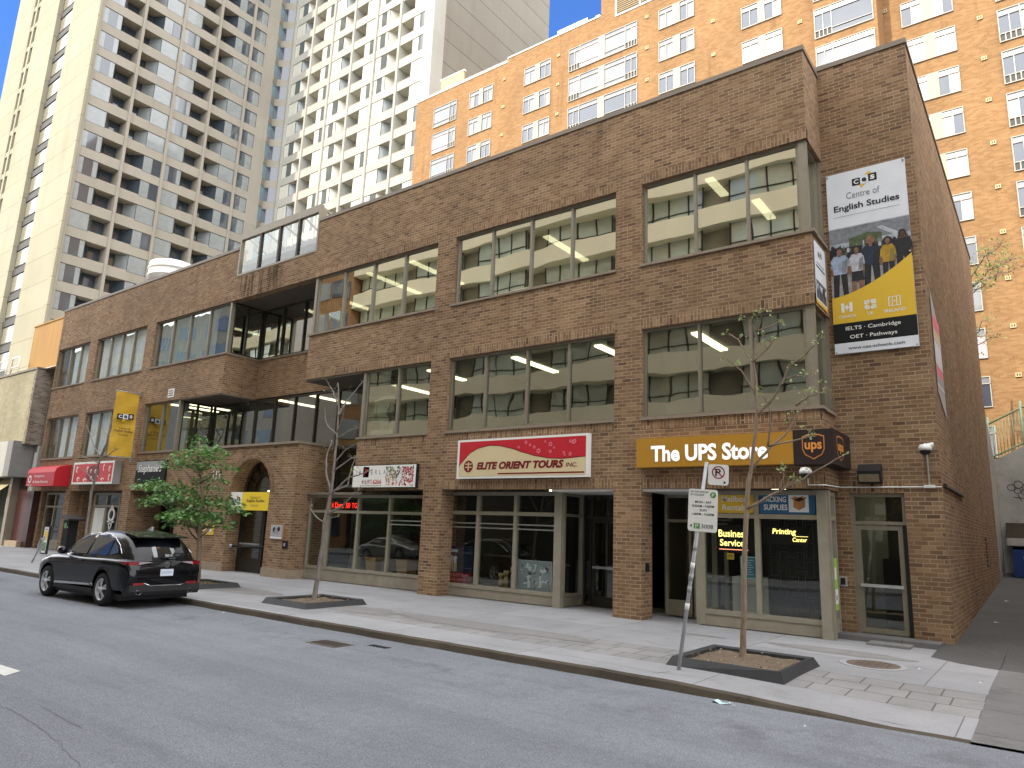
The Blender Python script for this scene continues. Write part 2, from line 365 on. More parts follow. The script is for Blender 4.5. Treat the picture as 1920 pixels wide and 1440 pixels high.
def panels(name, a, b, row=2.7, off=0.0, wid=60, joint=(120, 112, 98), ms=.035, xo=0):
    g = G(name); P = g.n('NewGeometry').outputs['Position']; sx = g.n('SeparateXYZ'); g.l(P, sx.inputs[0])
    cb = g.n('CombineXYZ'); g.l(g.math('ADD', g.math('ADD', sx.outputs[0], sx.outputs[1]), 500 + xo), cb.inputs[0]); g.l(g.math('ADD', sx.outputs[2], off), cb.inputs[1])
    t = g.n('TexBrick'); t.offset = 0
    for k, v in (('Color1', (1, 1, 1, 1)), ('Color2', (.93, .93, .92, 1)), ('Mortar', (.5, .5, .5, 1)), ('Scale', 1), ('Mortar Size', ms), ('Mortar Smooth', .1), ('Bias', 0), ('Brick Width', wid), ('Row Height', row)): t.inputs[k].default_value = v
    g.l(cb.outputs[0], t.inputs['Vector'])
    c = g.ramp(g.noise(.12, 5, .6, P), [(.3, lin(a)), (.7, lin(b))])
    c = g.mix(1.0, c, t.outputs['Color'], 'MULTIPLY'); c = g.mix(t.outputs['Fac'], c, lin(joint))
    c = g.mix(1.0, c, g.ramp(g.noise(.5, 5, .6, P, (1.5, 1.5, .15)), [(.5, (1, 1, 1)), (.8, (.88, .86, .83))]), 'MULTIPLY')
    return g.pbr(c, .85, 0, None, 0, .3)
M['asphalt'] = asphalt('asphalt', (107, 110, 116), (120, 123, 129))
M['drive'] = asphalt('driveway_asphalt', (70, 69, 69), (88, 87, 86))
M['walk'] = concrete('sidewalk_concrete', (132, 133, 135), (152, 152, 154), (3.0, 1.75, 0, .008, 1.0, 0.0))
M['kerb'] = concrete('kerb_concrete', (138, 139, 141), (157, 157, 159), (3.0, 3, 0, .008, .4, 1.0))
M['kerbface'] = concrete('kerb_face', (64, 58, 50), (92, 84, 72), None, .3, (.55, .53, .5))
M['paver'] = concrete('paver_band', (124, 123, 123), (144, 143, 142), (.5, .465, .3, .012, 0.1, 0.1))
M['patch'] = asphalt('asphalt_patch', (116, 115, 114), (134, 132, 130), .15)
M['apron'] = concrete('driveway_apron', (98, 97, 97), (118, 117, 116), (2.6, 1.3, .5, .01, .2, .3), .4, (.62, .61, .6))
M['dirt'] = plain('planter_soil', (104, 90, 74), 1, 0, .35, 14, 0, .8)
M['roadpaint'] = plain('road_paint', (196, 196, 190), .8, 0, .15, 8)

gz = MB(); gz.face([(-900, -900, -.16), (900, -900, -.16), (900, 900, -.16), (-900, 900, -.16)], 'drive')
tag(gz.build('ground'), None, None, None, 'structure')
b = MB()
nx = 90
for i in range(nx):
    p, q = -160 + 240 * i / nx, -160 + 240 * (i + 1) / nx
    b.face([(p, -14.6, -.13), (q, -14.6, -.13), (q, -5.86, -.13), (p, -5.86, -.13)], 'asphalt')
tag(b.build('road'), None, None, None, 'structure')
# pavement: kerb stone, paver band, slabs, each a real step of 13 cm above the road, dropped towards the driveway
def drop(x, y):
    if y > -2.2: return 0
    t = max(0, min(1, (x + .6) / 2.6)); return -.10 * t * max(0, min(1, (-3.0 - y) / 2.4))
b = MB()
def strip(x0, x1, y0, y1, m, n=None, dz=0):
    n = n or max(1, int((x1 - x0) / .5))
    k = max(1, int((y1 - y0) / .6))
    for i in range(n):
        p, q = x0 + (x1 - x0) * i / n, x0 + (x1 - x0) * (i + 1) / n
        for j in range(k):
            ya, yb = y0 + (y1 - y0) * j / k, y0 + (y1 - y0) * (j + 1) / k
            b.face([(p, ya, dz + drop(p, ya)), (q, ya, dz + drop(q, ya)), (q, yb, dz + drop(q, yb)), (p, yb, dz + drop(p, yb))], m)
strip(-90, -9.2, -5.68, -.0, 'walk', 60); strip(-90, -9.2, 0, 2.4, 'walk', 10)
strip(-9.2, 2.75, -5.68, -4.75, 'kerb'); strip(-9.2, 2.75, -4.75, -3.35, 'paver'); strip(-9.2, 2.75, -3.35, 0, 'walk'); strip(-9.2, 1.95, 0, 1.3, 'walk')
strip(9, 60, -5.68, 2.4, 'walk', 10)
b.box(-12, 2.2, 1.6, 3, -.1, -.012, 'walk')
tag(b.build('pavement'), None, None, None, 'structure')
b = MB()
def kerbline(x0, x1, n):
    for i in range(n):
        p, q = x0 + (x1 - x0) * i / n, x0 + (x1 - x0) * (i + 1) / n
        jp, jq = [.012 * math.sin(x * 2.3) + .01 * math.sin(x * 5.9) for x in (p, q)]
        zp, zq = drop(p, -5.9), drop(q, -5.9)
        b.face([(p, -5.9 + jp, -.15), (q, -5.9 + jq, -.15), (q, -5.87 + jq, zq - .03), (p, -5.87 + jp, zp - .03)], 'kerbface')
        b.face([(p, -5.87 + jp, zp - .03), (q, -5.87 + jq, zq - .03), (q, -5.83 + jq, zq), (p, -5.83 + jp, zp)], 'kerbface')
        b.face([(p, -5.83 + jp, zp), (q, -5.83 + jq, zq), (q, -5.68, zq), (p, -5.68, zp)], 'kerb')
kerbline(-90, -20, 70); kerbline(-20, 2.75, 120)
b.face([(2.75, -5.9, -.15), (2.75, -5.9, -.1), (2.75, 2.4, 0), (2.75, 2.4, -.15)][::-1], 'kerbface')
tag(b.build('kerb'), None, None, None, 'structure')
b = MB(); b.box(-160, 80, -20, -14.6, -.15, 0, 'walk'); tag(b.build('pavement'), None, None, None, 'structure')
# repairs in the pavement
b = MB()
def blob(cx, cy, rx, ry, m, z, n=22, seed=1):
    rr = random.Random(seed); b.face([(cx + rx * math.cos(2 * math.pi * k / n) * rr.uniform(.8, 1.1), cy + ry * math.sin(2 * math.pi * k / n) * rr.uniform(.8, 1.1), z) for k in range(n)], m)
blob(-5.6, -3.75, 2.6, .42, 'patch', .005, 22, 3); blob(-9.6, -3.9, 1.6, .5, 'patch', .005, 22, 4); blob(-15, -3.6, 2.2, .6, 'patch', .005, 22, 5); blob(.35, -1.1, 1.25, .34, 'patch', .005, 22, 6); blob(-2.1, -1.2, .5, .1, 'patch', .005, 22, 8)
tag(b.build('pavement_patches'), None, None, None, 'structure')
# the alley beside the building climbs to the back
b = MB(); ny = 24
def az(y): return drop(2.75, y) + .01 if y < 0 else .01 + .046 * y
for j in range(ny):
    ya, yb = -5.9 + 30 * j / ny, -5.9 + 30 * (j + 1) / ny
    if yb < 1.7: xa = 2.75
    else: xa = 1.5
    b.face([(xa, ya, az(ya) - .012), (9.2, ya, az(ya) - .012), (9.2, yb, az(yb) - .012), (xa, yb, az(yb) - .012)], 'apron' if yb < -.9 else 'drive')
for (xa, ya, xb, yb) in ((1.72, -.35, 2.2, -.75), (2.2, -.75, 2.76, -.95)): b.face([(xa, ya, .004), (xb, yb, .004), (xb, 1.6, az(1.6) - .012), (xa, 1.6, az(1.6) - .012)], 'drive')
tag(b.build('driveway'), None, None, None, 'structure')
# road details
b = MB(); b.face([(-7.35, -11.38, -.124), (-7.15, -11.62, -.124), (-9.4, -11.75, -.124), (-9.4, -11.5, -.124)][::-1], 'roadpaint'); b.face([(-9.4, -12.1, -.124), (-8.6, -11.62, -.124), (-9.4, -11.2, -.124)], 'roadpaint')
tag(b.build('road_marking'), None, None, None, 'structure')
M['crack'] = plain('road_crack', (98, 100, 104), .95)
b = MB()
def crack(pts, wd, z=-.126, seed=2):
    rr = random.Random(seed); P = []
    for i in range(len(pts) - 1):
        (ax, ay), (bx, by) = pts[i], pts[i + 1]; n = max(2, int(math.hypot(bx - ax, by - ay) / .12))
        P += [(ax + (bx - ax) * k / n + rr.gauss(0, .014), ay + (by - ay) * k / n + rr.gauss(0, .014)) for k in range(n)]
    for i in range(len(P) - 1):
        (ax, ay), (bx, by) = P[i], P[i + 1]; L = math.hypot(bx - ax, by - ay) or 1; k0, k1 = wd * rr.uniform(.5, 1.3), wd * rr.uniform(.5, 1.3); px, py = -(by - ay) / L, (bx - ax) / L
        b.face([(ax - px * k0, ay - py * k0, z), (bx - px * k1, by - py * k1, z), (bx + px * k1, by + py * k1, z), (ax + px * k0, ay + py * k0, z)], 'crack')
crack([(-6.4, -12.1), (-4.04, -12.23), (-2.6, -12.5), (-1, -12.9)], .004); crack([(-5.2, -11.9), (-4.0, -11.95)], .004, seed=9); crack([(-3.3, -8.9), (-1.2, -8.84)], .003, seed=6)
crack([(-4.9, -5.55), (-2.6, -5.35), (-1.2, -5.5), (-.4, -5.3), (.1, -5.62)], .006, .004, 7); crack([(-1.1, -5.62), (-.95, -5.15)], .006, .004, 8); crack([(-8.6, -5.6), (-7.9, -5.0)], .005, .004, 11)
tag(b.build('road_cracks'), None, None, None, 'structure')

# ------------------------------------------------------------------ the brown brick building
A_, B_, C_, D_, E_, F_, F2, H_, H2, I_, J_, K_, L_, M_ = 0, -4.1, -4.85, -10.52, -11.27, -17.5, -14.4, -23.0, -26.2, -29.3, -30.13, -35.41, -36.26, -40.35
T1, S2, T2, S3, T3, RF = 3.0, 4.67, 6.94, 8.61, 10.85, 13.1
WY = 1.3; RX = 1.93; BACK = 17.0; RY = 1.58
bld = thing('brick_building', (-19, 8, 0), 'long three storey brown brick office building with shops and a recessed middle', 'building')
wb = MB()
BX = lambda *a, **k: wb.box(*a[:6], a[6] if len(a) > 6 else 'brick', **k)
TH = .32
# parapet and spandrels on the street plane
BX(M_, -22.85, 0, TH, T3, RF); BX(-22.85, -17.55, 0, TH, T3, 11.9); BX(-17.55, A_, 0, TH, T3, RF)
BX(F_, A_, 0, TH, T2, S3); BX(M_, H_, 0, TH, T2, S3)
BX(F2, A_, 0, TH, T1, S2); BX(M_, -23.6, 0, TH, T1, S2)
for p, q in ((C_, B_), (E_, D_)):
    BX(p, q, 0, TH, S3, T3); BX(p, q, 0, TH, S2, T2); BX(p, q, 0, .56, 0, T1)
for p, q in ((L_, K_), (J_, I_)):
    BX(p, q, 0, TH, S3, T3); BX(p, q, 0, TH, S2, T2)
BX(L_ - .15, -35.77, 0, .5, 0, T1); BX(-30.25, -29.48, 0, 1.5, 0, T1); BX(-25.3, -23.6, 0, .5, 0, T1); BX(M_, M_ + .12, 0, TH, S2, T2); BX(M_, M_ + .12, 0, TH, S3, T3)
BX(-35.77, -35.4, .5, 1.6, 0, T1); BX(-34.3, -34.1, .5, 1.6, 0, T1)
# right hand return and the set back wing with the side wall
for za, zb in ((T1, S2), (T2, S3), (T3, RF)): BX(-TH, A_, TH, WY, za, zb)
BX(-TH, .2, WY, WY + TH, 0, 2.97); BX(1.25, RX, WY, WY + TH, 0, 2.97); BX(-TH, RX, WY, WY + TH, 2.97, 13.28)
BX(RX - TH, RX, WY + TH, BACK, -.2, 13.28)
# recess in the middle
BX(H_, F_, RY, RY + TH, T2, S3); BX(H_ - TH, H_, TH, RY, T2, S3); BX(F_, F_ + TH, TH, RY, T2, S3)
BX(H_ - TH, F_ + TH, RY, RY + TH, T3, RF - .3); BX(F2 - .0, F2 + TH, TH, RY, T1, S2)
BX(E_ - .3, E_, .56, RY, 0, T1)
BX(M_, M_ + TH, TH, BACK, 0, RF); BX(M_ + TH, RX - TH, BACK - TH, BACK, -.2, RF)
wb.build('wall', bld)
# soldier courses stand 4 mm proud of the wall
def soldier(p, q, z, h=.25, y=0):
    b = MB(); b.box(p, q, y - .006, y + .1, z, z + h, 'brick', rot=True, skip='k'); rr = random.Random(int(p * 100))
    n = int((q - p) / 1.1)
    for i in range(n): x = p + (q - p) * (i + .5) / n; b.box(x, x + .018, y - .009, y - .006, z - .0, z + .075, 'black')
    b.build('soldier_course', bld)
for p, q in ((B_, A_), (D_, C_), (F_, E_)): soldier(p, q, T3 + .004, .25)
for p, q in ((B_, A_), (D_, C_), (F2, E_)): soldier(p, q, T2 + .004); soldier(p, q, S2 - .254)
for p, q in ((B_, A_), (D_, C_), (F2, E_)): soldier(p, q, T1 + .004, .25)
for p, q in ((F_, F2),): soldier(p, q, T2 + .004)
for p, q in ((M_, L_), (K_, J_), (I_, H_)): soldier(p, q, T3 + .004)
for p, q in ((M_, L_), (K_, J_), (I_, H2)): soldier(p, q, T2 + .004)
soldier(.2, 1.25, 2.98, .25, WY)
# copings
b = MB()
def cop(x0, x1, y0, y1, z): b.box(x0, x1, y0, y1, z, z + .12, 'coping')
cop(M_ - .03, -22.88, -.03, .4, RF + .001); cop(-17.52, .03, -.03, .4, RF + .001); cop(-.4, .03, .4, WY - .03, RF + .001); cop(-.4, RX + .03, WY - .03, WY + .4, 13.281); cop(RX - .4, RX + .03, WY + .4, BACK + .03, 13.281)
b.build('roof_coping', bld)
b = MB(); b.box(M_ + TH, -TH, TH, BACK - TH, 12.5, 12.7, 'grey'); b.box(-TH, RX - TH, WY + TH, BACK - TH, 12.5, 12.7, 'grey'); b.build('roof', bld)
# soffits and ledges
def solo(name, par, *q):
    m_ = MB(); m_.box(*q); return m_.build(name, par)
solo('soffit', bld, H_, F_, TH, RY, T3 + .02, T3 + .1, 'soffit'); solo('soffit', bld, H2, H_, .02, RY, T2 - .06, T2 - .004, 'soffit'); solo('soffit', bld, F_, F2, .02, RY, T2 - .06, T2 - .004, 'soffit')
solo('soffit', bld, F2, E_, TH, .6, T1 - .0, T1 + .06, 'soffit'); solo('soffit', bld, -6.7, C_, .05, 1.7, T1 - .06, T1 - .003, 'white'); solo('soffit', bld, B_, -2.8, .05, 1.7, T1 - .06, T1 - .003, 'white')
solo('soffit', bld, -17.2, F2, .35, RY, 2.86, 2.94, 'frame'); solo('soffit', bld, M_, -29.5, .5, 1.7, T1 - .08, T1 - .02, 'soffit'); solo('soffit', bld, -29.48, -25.3, .35, 1.7, T1 - .06, T1 - .002, 'soffit')

b = MB()
for p, q, z in ((B_, .06, S3), (D_, C_, S3), (F_ - .03, E_, S3), (B_, .06, S2), (D_, C_, S2), (F2, E_, S2), (M_, L_, S3), (K_, J_, S3), (I_, H_ + .04, S3), (M_, L_, S2), (K_, J_, S2), (I_, H2, S2)):
    b = MB(); b.box(p - .04, q + .02, -.05, TH - .05, z - .03, z + .035, 'sill')
    if q == .06: b.box(-.2, .06, TH - .05, 1.2, z - .03, z + .035, 'sill')
    b.build('window_sill', bld)
b = MB()
b.box(H_ + .04, F_, RY - .05, RY + .2, S3 - .03, S3 + .035, 'sill'); b.box(H_ - .2, H_ + .04, TH - .05, RY - .05, S3 - .03, S3 + .035, 'sill')
b.build('window_sill', bld)
# windows
wy = .1; q3 = dict(gm='glass3')
window(bld, 'y', wy, B_, -.22, S3 + .035, T3, (-2.70, -1.41), **q3); window(bld, 'y', wy, D_, C_, S3 + .035, T3, (-9.1, -7.67, -6.28), **q3)
window(bld, 'y', wy, F_ + .12, E_, S3 + .035, T3, (-15.88, -14.36, -12.84), **q3)
window(bld, 'y', wy, B_, -.22, S2 + .035, T2, (-2.65, -1.43)); window(bld, 'y', wy, D_, C_, S2 + .035, T2, (-9.15, -7.67, -6.29)); window(bld, 'y', wy, F2 + .12, E_, S2 + .035, T2, (-12.75,))
window(bld, 'x', -.1, .12, 1.18, S3 + .035, T3, (), **q3); window(bld, 'x', -.1, .12, 1.18, S2 + .035, T2)
window(bld, 'y', wy, M_ + .12, L_, S3 + .035, T3, (-38.79, -37.53), gm='glassc3'); window(bld, 'y', wy, K_, J_, S3 + .035, T3, (-34.0, -32.78, -31.55), gm='glassc3'); window(bld, 'y', wy, I_, H_ - .12, S3 + .035, T3, (-27.81, -26.35, -24.74), gm='glass2')
window(bld, 'y', wy, M_ + .12, L_, S2 + .035, T2, (-38.79, -37.53), gm='glassc3'); window(bld, 'y', wy, K_, J_, S2 + .035, T2, (-34.0, -32.78, -31.55), gm='glassc3'); window(bld, 'y', wy, I_, H2 - .12, S2 + .035, T2, (-27.75,))
window(bld, 'x', H_, .2, RY, S3 + .035, T3, (.85,), fm='frame_dark', **q3); window(bld, 'y', RY, H_, F_, S3 + .035, T3, (-21.55, -20.1, -18.75), fm='frame_dark', **q3)
window(bld, 'x', H2, .2, RY, S2, T2 - .06, (.9,), fm='frame_dark'); window(bld, 'y', RY + .02, H2, F2, S2, T2 - .06, (-24.47, -22.92, -21.57, -20.22, -18.87, -17.55, -16.0), fm='frame_dark', gm='glass2', tilt=.004)
window(bld, 'y', RY + .02, -17.3, F2, 2.94, S2, (-15.8,), fm='frame_dark', gm='glass1')
# corner posts
b = MB()
for z0, z1 in ((S3 + .035, T3), (S2 + .035, T2)):
    b = MB(); b.box(-.22, -.04, .06, .12, z0, z1, 'frame'); b.box(-.22, -.04, .12, .2, z0, z1, 'frame'); b.build('corner_post', bld); b = MB(); b.box(-.16, -.03, 1.18, WY, z0, z1, 'frame'); b.build('corner_post', bld)
for q in ((F_, F_ + .12, .06, .24, S3 + .035, T3), (F2, F2 + .12, .06, .24, S2 + .035, T2), (H_ - .12, H_, .04, .2, S3 + .035, T3), (H2 - .12, H2, .04, .2, S2, T2 - .06)): b = MB(); b.box(*q, 'frame'); b.build('corner_post', bld)
# clerestory rising above the parapet: glazed front, glazed side, sloping bars behind
b = MB(); x0, x1 = -22.85, -17.55
b.box(x0, x1, -.02, .14, 13.52, 13.82, 'frame'); b.box(x0, x1, -.02, .14, 11.9, 11.98, 'frame'); b.box(x0, x0 + .1, -.02, .14, 11.98, 13.52, 'frame'); b.box(x1 - .1, x1, -.02, .14, 11.98, 13.52, 'frame')
for q in (-21.4, -20.1, -18.85): b.box(q - .05, q + .05, -.01, .12, 11.98, 13.52, 'frame_dark')
for i in range(5):
    x = x0 + .1 + (x1 - x0 - .2) * i / 4
    b.tube([(x, .2, 13.75), (x, 2.7, 12.62)], .05, 'frame', 4)
b.box(x0, x1, 2.65, 2.75, 12.5, 12.66, 'frame'); b.box(x1 - .06, x1, .14, .3, 12.6, 13.7, 'frame')
cl = b.build('clerestory', bld)
b = MB(); xs = [x0 + .1, -21.4, -20.1, -18.85, x1 - .1]
M['glassc'] = glass('clerestory_glass', (.9, .93, .92), .08, .02)
for i in range(4): b.face([(xs[i] + .05, .06, 11.98), (xs[i + 1] - .05, .06 + .01 * (i % 2), 11.98), (xs[i + 1] - .05, .06 + .01 * (i % 2), 13.52), (xs[i] + .05, .06, 13.52)], 'glassc')
for i in range(4): b.face([(xs[i], .2, 13.76), (xs[i + 1], .2, 13.76), (xs[i + 1], 2.7, 12.66), (xs[i], 2.7, 12.66)], 'glassc')
b.face([(x1 - .03, .14, 12.7), (x1 - .03, 2.6, 12.7), (x1 - .03, .14, 13.74)], 'glassc')
b.build('pane', cl)

# entrance block with its arch
en = MB(); X0, X1, Y0 = -23.6, -17.3, -.15; ac, ar, az0 = -19.98, 1.26, 2.9
def arch_poly():
    n = 20; pts = [(ac + ar * math.cos(math.pi * k / n), az0 + ar * math.sin(math.pi * k / n)) for k in range(n + 1)]
    return pts
ap = arch_poly(); dep = .5
en.box(X0, ac - ar, Y0, 1.56, 0, S2 - .05, 'brick', skip='r'); en.box(ac + ar, X1, Y0, 1.55, 0, S2 - .05, 'brick', skip='l')
top = S2 - .05
for i in range(len(ap) - 1):
    (xa, za), (xb, zb) = ap[i], ap[i + 1]
    en.face([(xb, Y0, zb), (xa, Y0, za), (xa, Y0, top), (xb, Y0, top)], 'brick')
    en.face([(xa, Y0, za), (xb, Y0, zb), (xb, dep, zb), (xa, dep, za)], 'brick')
for x in (ac - ar, ac + ar): en.face([(x, Y0, 0), (x, dep, 0), (x, dep, az0), (x, Y0, az0)], 'brick')
en.face([(X0, Y0, top), (X1, Y0, top), (X1, 1.55, top), (X0, 1.55, top)], 'brick')
nv = 34
for i in range(nv):
    a, c2 = math.pi * i / nv, math.pi * (i + .86) / nv
    P = lambda r, t, d: (ac + r * math.cos(t), Y0 - d, az0 + r * math.sin(t))
    en.face([P(ar, c2, .006), P(ar, a, .006), P(ar + .26, a, .006), P(ar + .26, c2, .006)], 'brick', uvs=[(i * .25 + .02, .01), (i * .25 + .02, .08), (i * .25 + .23, .08), (i * .25 + .23, .01)])
eb = en.build('entrance_block', bld)
b = MB(); b.box(X0 - .05, X1 + .06, Y0 - .06, 1.5, top, top + .09, 'sill'); b.build('ledge', eb)
solo('plinth', eb, X0 - .03, ac - ar - .0, Y0 - .05, Y0, 0, .3, 'stonebase'); solo('plinth', eb, ac + ar, X1 + .05, Y0 - .05, Y0, 0, .3, 'stonebase'); solo('plinth', eb, X1, X1 + .05, Y0, .5, 0, .3, 'stonebase')
b = MB()
for i in range(20):
    for r in (ar - .08, .62):
        a, c2 = math.pi * i / 20, math.pi * (i + 1) / 20
        P = lambda rr, t, d: (ac + rr * math.cos(t), dep - d, az0 + rr * math.sin(t))
        b.face([P(r, a, .08), P(r + .075, a, .08), P(r + .075, c2, .08), P(r, c2, .08)], 'frame_dark')
for k in range(1, 6):
    a = math.pi * k / 6; b.tube([(ac + .66 * math.cos(a), dep - .06, az0 + .66 * math.sin(a)), (ac + 1.2 * math.cos(a), dep - .06, az0 + 1.2 * math.sin(a))], .035, 'frame_dark', 4)
b.box(ac - ar, ac + ar, dep - .1, dep, az0 - .1, az0, 'frame_dark')
b.box(ac - ar, ac - ar + .12, dep - .1, dep, 0, az0 - .1, 'frame_dark'); b.box(ac + .22, ac + .34, dep - .1, dep, 0, az0 - .1, 'frame_dark'); b.box(ac + ar - .1, ac + ar, dep - .1, dep, 0, az0 - .1, 'black')
fl = b.build('fanlight', eb)
b = MB(); b.face([(ac - ar, dep - .03, az0), (ac + ar, dep - .03, az0)] + [(x, dep - .03, z) for x, z in ap[1:-1]][::1], 'glassdoor'); b.face([(ac + .34, dep - .03, 0), (ac + ar - .1, dep - .03, 0), (ac + ar - .1, dep - .03, az0 - .1), (ac + .34, dep - .03, az0 - .1)], 'glassdoor'); b.build('pane', fl)
def glazed_door(parent, x0, x1, y, z0, z1, name='door', fm='frame', kick=.25, rail=1.0, gm='glassdoor'):
    mb = MB(); s = .09
    mb.box(x0, x0 + s, y, y + .06, z0, z1, fm); mb.box(x1 - s, x1, y, y + .06, z0, z1, fm); mb.box(x0 + s, x1 - s, y, y + .06, z1 - s, z1, fm); mb.box(x0 + s, x1 - s, y, y + .06, z0, z0 + kick, fm)
    o = mb.build(name, parent)
    b = MB(); b.face([(x0 + s, y + .03, z0 + kick), (x1 - s, y + .03, z0 + kick), (x1 - s, y + .03, z1 - s), (x0 + s, y + .03, z1 - s)], gm); b.build('pane', o)
    b = MB(); b.box(x0 + s * .5, x1 - s * .5, y - .06, y - .02, z0 + rail - .03, z0 + rail + .03, 'galv'); b.box(x0 + .05, x0 + .09, y - .02, y - .0005, z0 + rail - .03, z0 + rail + .03, 'galv'); b.box(x1 - .09, x1 - .05, y - .02, y - .0005, z0 + rail - .03, z0 + rail + .03, 'galv'); b.build('handle', o)
    return o
glazed_door(bld, ac - ar + .13, ac + .21, dep - .08, .03, 2.35, fm='frame_dark', kick=.5)
# shop fronts
def shopfront(*a, **k): return window(bld, 'y', *a, name='shopfront', gm='glass1', fm='frame_store', **k)
shopfront(.5, -17.25, E_ - .3, .02, 2.86, (-16.18, -14.67, -13.18), 2.3, fw=.09, base=.36)
shopfront(.5, D_ - .42, -6.66, .02, 2.96, (-9.53, -8.19), 2.36, fw=.1, base=.24)
shopfront(.42, -2.84, -.08, .02, T1 - .02, (-1.53,), 2.42, fw=.1, base=.24)
window(bld, 'x', -.08, .56, 1.22, .02, T1 - .02, (), 2.42, name='shopfront', gm='glass1', fm='frame_store', fw=.09, base=.24)
window(bld, 'x', -6.66, .62, 1.62, .02, 2.94, (), 2.36, name='shopfront', gm='glass1', fm='frame_store', fw=.07, base=.24, bm='base_panel')
for qs in (((-.26, -.06, .36, .42), (-.08, -.02, .42, .56)), ((-6.86, -6.63, .44, .5), (-6.66, -6.6, .5, .62)), ((-2.95, -2.84, .42, .56),)):
    b = MB()
    for q in qs: b.box(*q, 0, T1 - .02, 'frame_store')
    b.build('shopfront_post', bld)
window(bld, 'y', 1.62, -6.66, -6.42, .02, 2.94, (), None, name='shopfront', gm='glass1', fm='frame_dark', fw=.04)
window(bld, 'y', 1.62, -6.42, C_, 2.3, 2.94, (), None, name='shopfront', gm='glass1', fm='frame_dark', fw=.05); glazed_door(bld, -6.4, -5.35, 1.64, .02, 2.28, fm='frame_dark'); window(bld, 'y', 1.62, -5.33, C_ + .1, .02, 2.28, (), None, name='shopfront', gm='glass1', fm='frame_dark', fw=.05, base=.25)
window(bld, 'y', 1.5, B_ - .1, -3.5, .02, 2.94, (), 2.3, name='shopfront', gm='glass1', fm='frame_store', fw=.07, base=.3); glazed_door(bld, -3.46, -2.6, 1.52, .02, 2.28, fm='frame_store'); window(bld, 'y', 1.5, -3.48, -2.5, 2.32, 2.94, (), None, name='shopfront', gm='glass1', fm='frame_store', fw=.05)
window(bld, 'x', -2.84, .56, 1.5, .02, 2.94, (), 2.4, name='shopfront', gm='glass1', fm='frame_store', fw=.06, base=.24)
shopfront(.5, -34.1, -30.26, .02, 2.92, (-32.75, -31.45), 2.3, fw=.09, base=.35); shopfront(.5, M_ + .4, -37.6, .02, 2.92, (-38.75,), 2.2, fw=.09, base=.35)
glazed_door(bld, -37.5, -36.5, 1.3, .02, 2.3, fm='frame_dark'); window(bld, 'x', -37.6, .6, 1.3, .02, 2.9, (), None, name='shopfront', gm='glass1', fm='frame_dark', fw=.05); glazed_door(bld, -28.4, -27.3, 1.5, .02, 2.3, fm='frame_dark'); window(bld, 'y', 1.5, -27.25, -25.3, .02, 2.9, (), 2.3, name='shopfront', gm='glass1', fm='frame_dark', fw=.06, base=.3)
# side door of the wing: transom light, door, threshold
window(bld, 'y', WY + .06, .2, 1.25, 2.32, 2.97, (), None, name='transom', gm='glassdoor', fw=.07); glazed_door(bld, .27, 1.16, WY + .08, .12, 2.3, kick=.1, rail=.95)
b = MB(); b.box(.2, .27, WY + .07, WY + .15, .1, 2.32, 'frame'); b.box(1.17, 1.25, WY + .05, WY + .15, .1, 2.32, 'black'); b.build('door_frame', bld)
b = MB(); b.box(-.1, 1.75, .78, WY - .002, 0, .1, 'apron'); b.box(.2, 1.25, WY - .002, WY + .3, 0, .1, 'apron'); b.box(.55, 1.3, .3, .78, 0, .045, 'patch'); b.build('doorstep', bld, bevel=.015)
# rooms behind the glass
b = MB()
for z in (3.45, 7.35):
    for p, q, y in ((M_ + TH, H2 - .1, TH + .05), (H2 - .1, F2 if z < 5 else F_, 2.1), (F2 if z < 5 else F_, -.4, TH + .05)): b.box(p, q, y, 8.6, z, z + .3, 'floor')
for z, yy in ((3.2, 1.9), (7.05, TH + .03), (10.98, TH + .03)):
    if z < 5: b.box(M_ + TH, -.4, 1.9, 8.6, z, z + .12, 'ceil')
    else:
        for p, q, y in ((M_ + TH, H2, yy), (H2, F2 if z < 8 else F_, 2.0), (F2 if z < 8 else F_, -.4, yy)): b.box(p, q, y, 8.6, z + .001, z + .12, 'ceil')
b.box(M_ + TH, -.4, 8.6, 8.7, 0, 11.2, 'inner'); b.box(-.4, -.3, 1.7, 8.6, 0, 11.2, 'inner')
for x in (-4.5, -10.9, -16.9, -24.4, -29.7, -35.8): b.box(x - .05, x + .05, 2.2, 8.6, .02, 11, 'inner')
b.box(-17.2, -11.6, 5.2, 5.3, 0, 3.2, 'inner_dark'); b.box(-10.8, -6.7, 4.4, 4.5, 0, 3.2, 'inner_dark'); b.box(-29.4, -25.3, 4.3, 4.4, 0, 3.2, 'inner_dark')
b.box(-.2, RX - TH, 4.0, 4.1, 0, 3.2, 'inner'); b.box(-.2, RX - TH, 1.7, 4.0, 3.2, 3.25, 'inner'); b.box(-.19, -.15, 1.7, 4, 0, 3.2, 'inner')
b.box(-21.3, -18.6, 1.85, 1.9, 0, 3.2, 'curtain'); b.box(-20.4, -19.8, .9, 1.5, 3.0, 3.05, 'lamp'); b.box(-2.7, -.5, 3.0, 3.06, 0, 3.1, 'inner_dark'); b.box(-2.5, -1.2, 1.5, 2.1, 0.02, 1.05, 'curtain'); b.box(-.19, .5, 3.6, 3.9, 0, 3.1, 'white'); b.box(.5, 1.5, 2.8, 3.9, 0, 1.6, 'inner_dark')  # pale wall and lamp behind the arch door are added to lighten its glass
b.build('interior', bld)
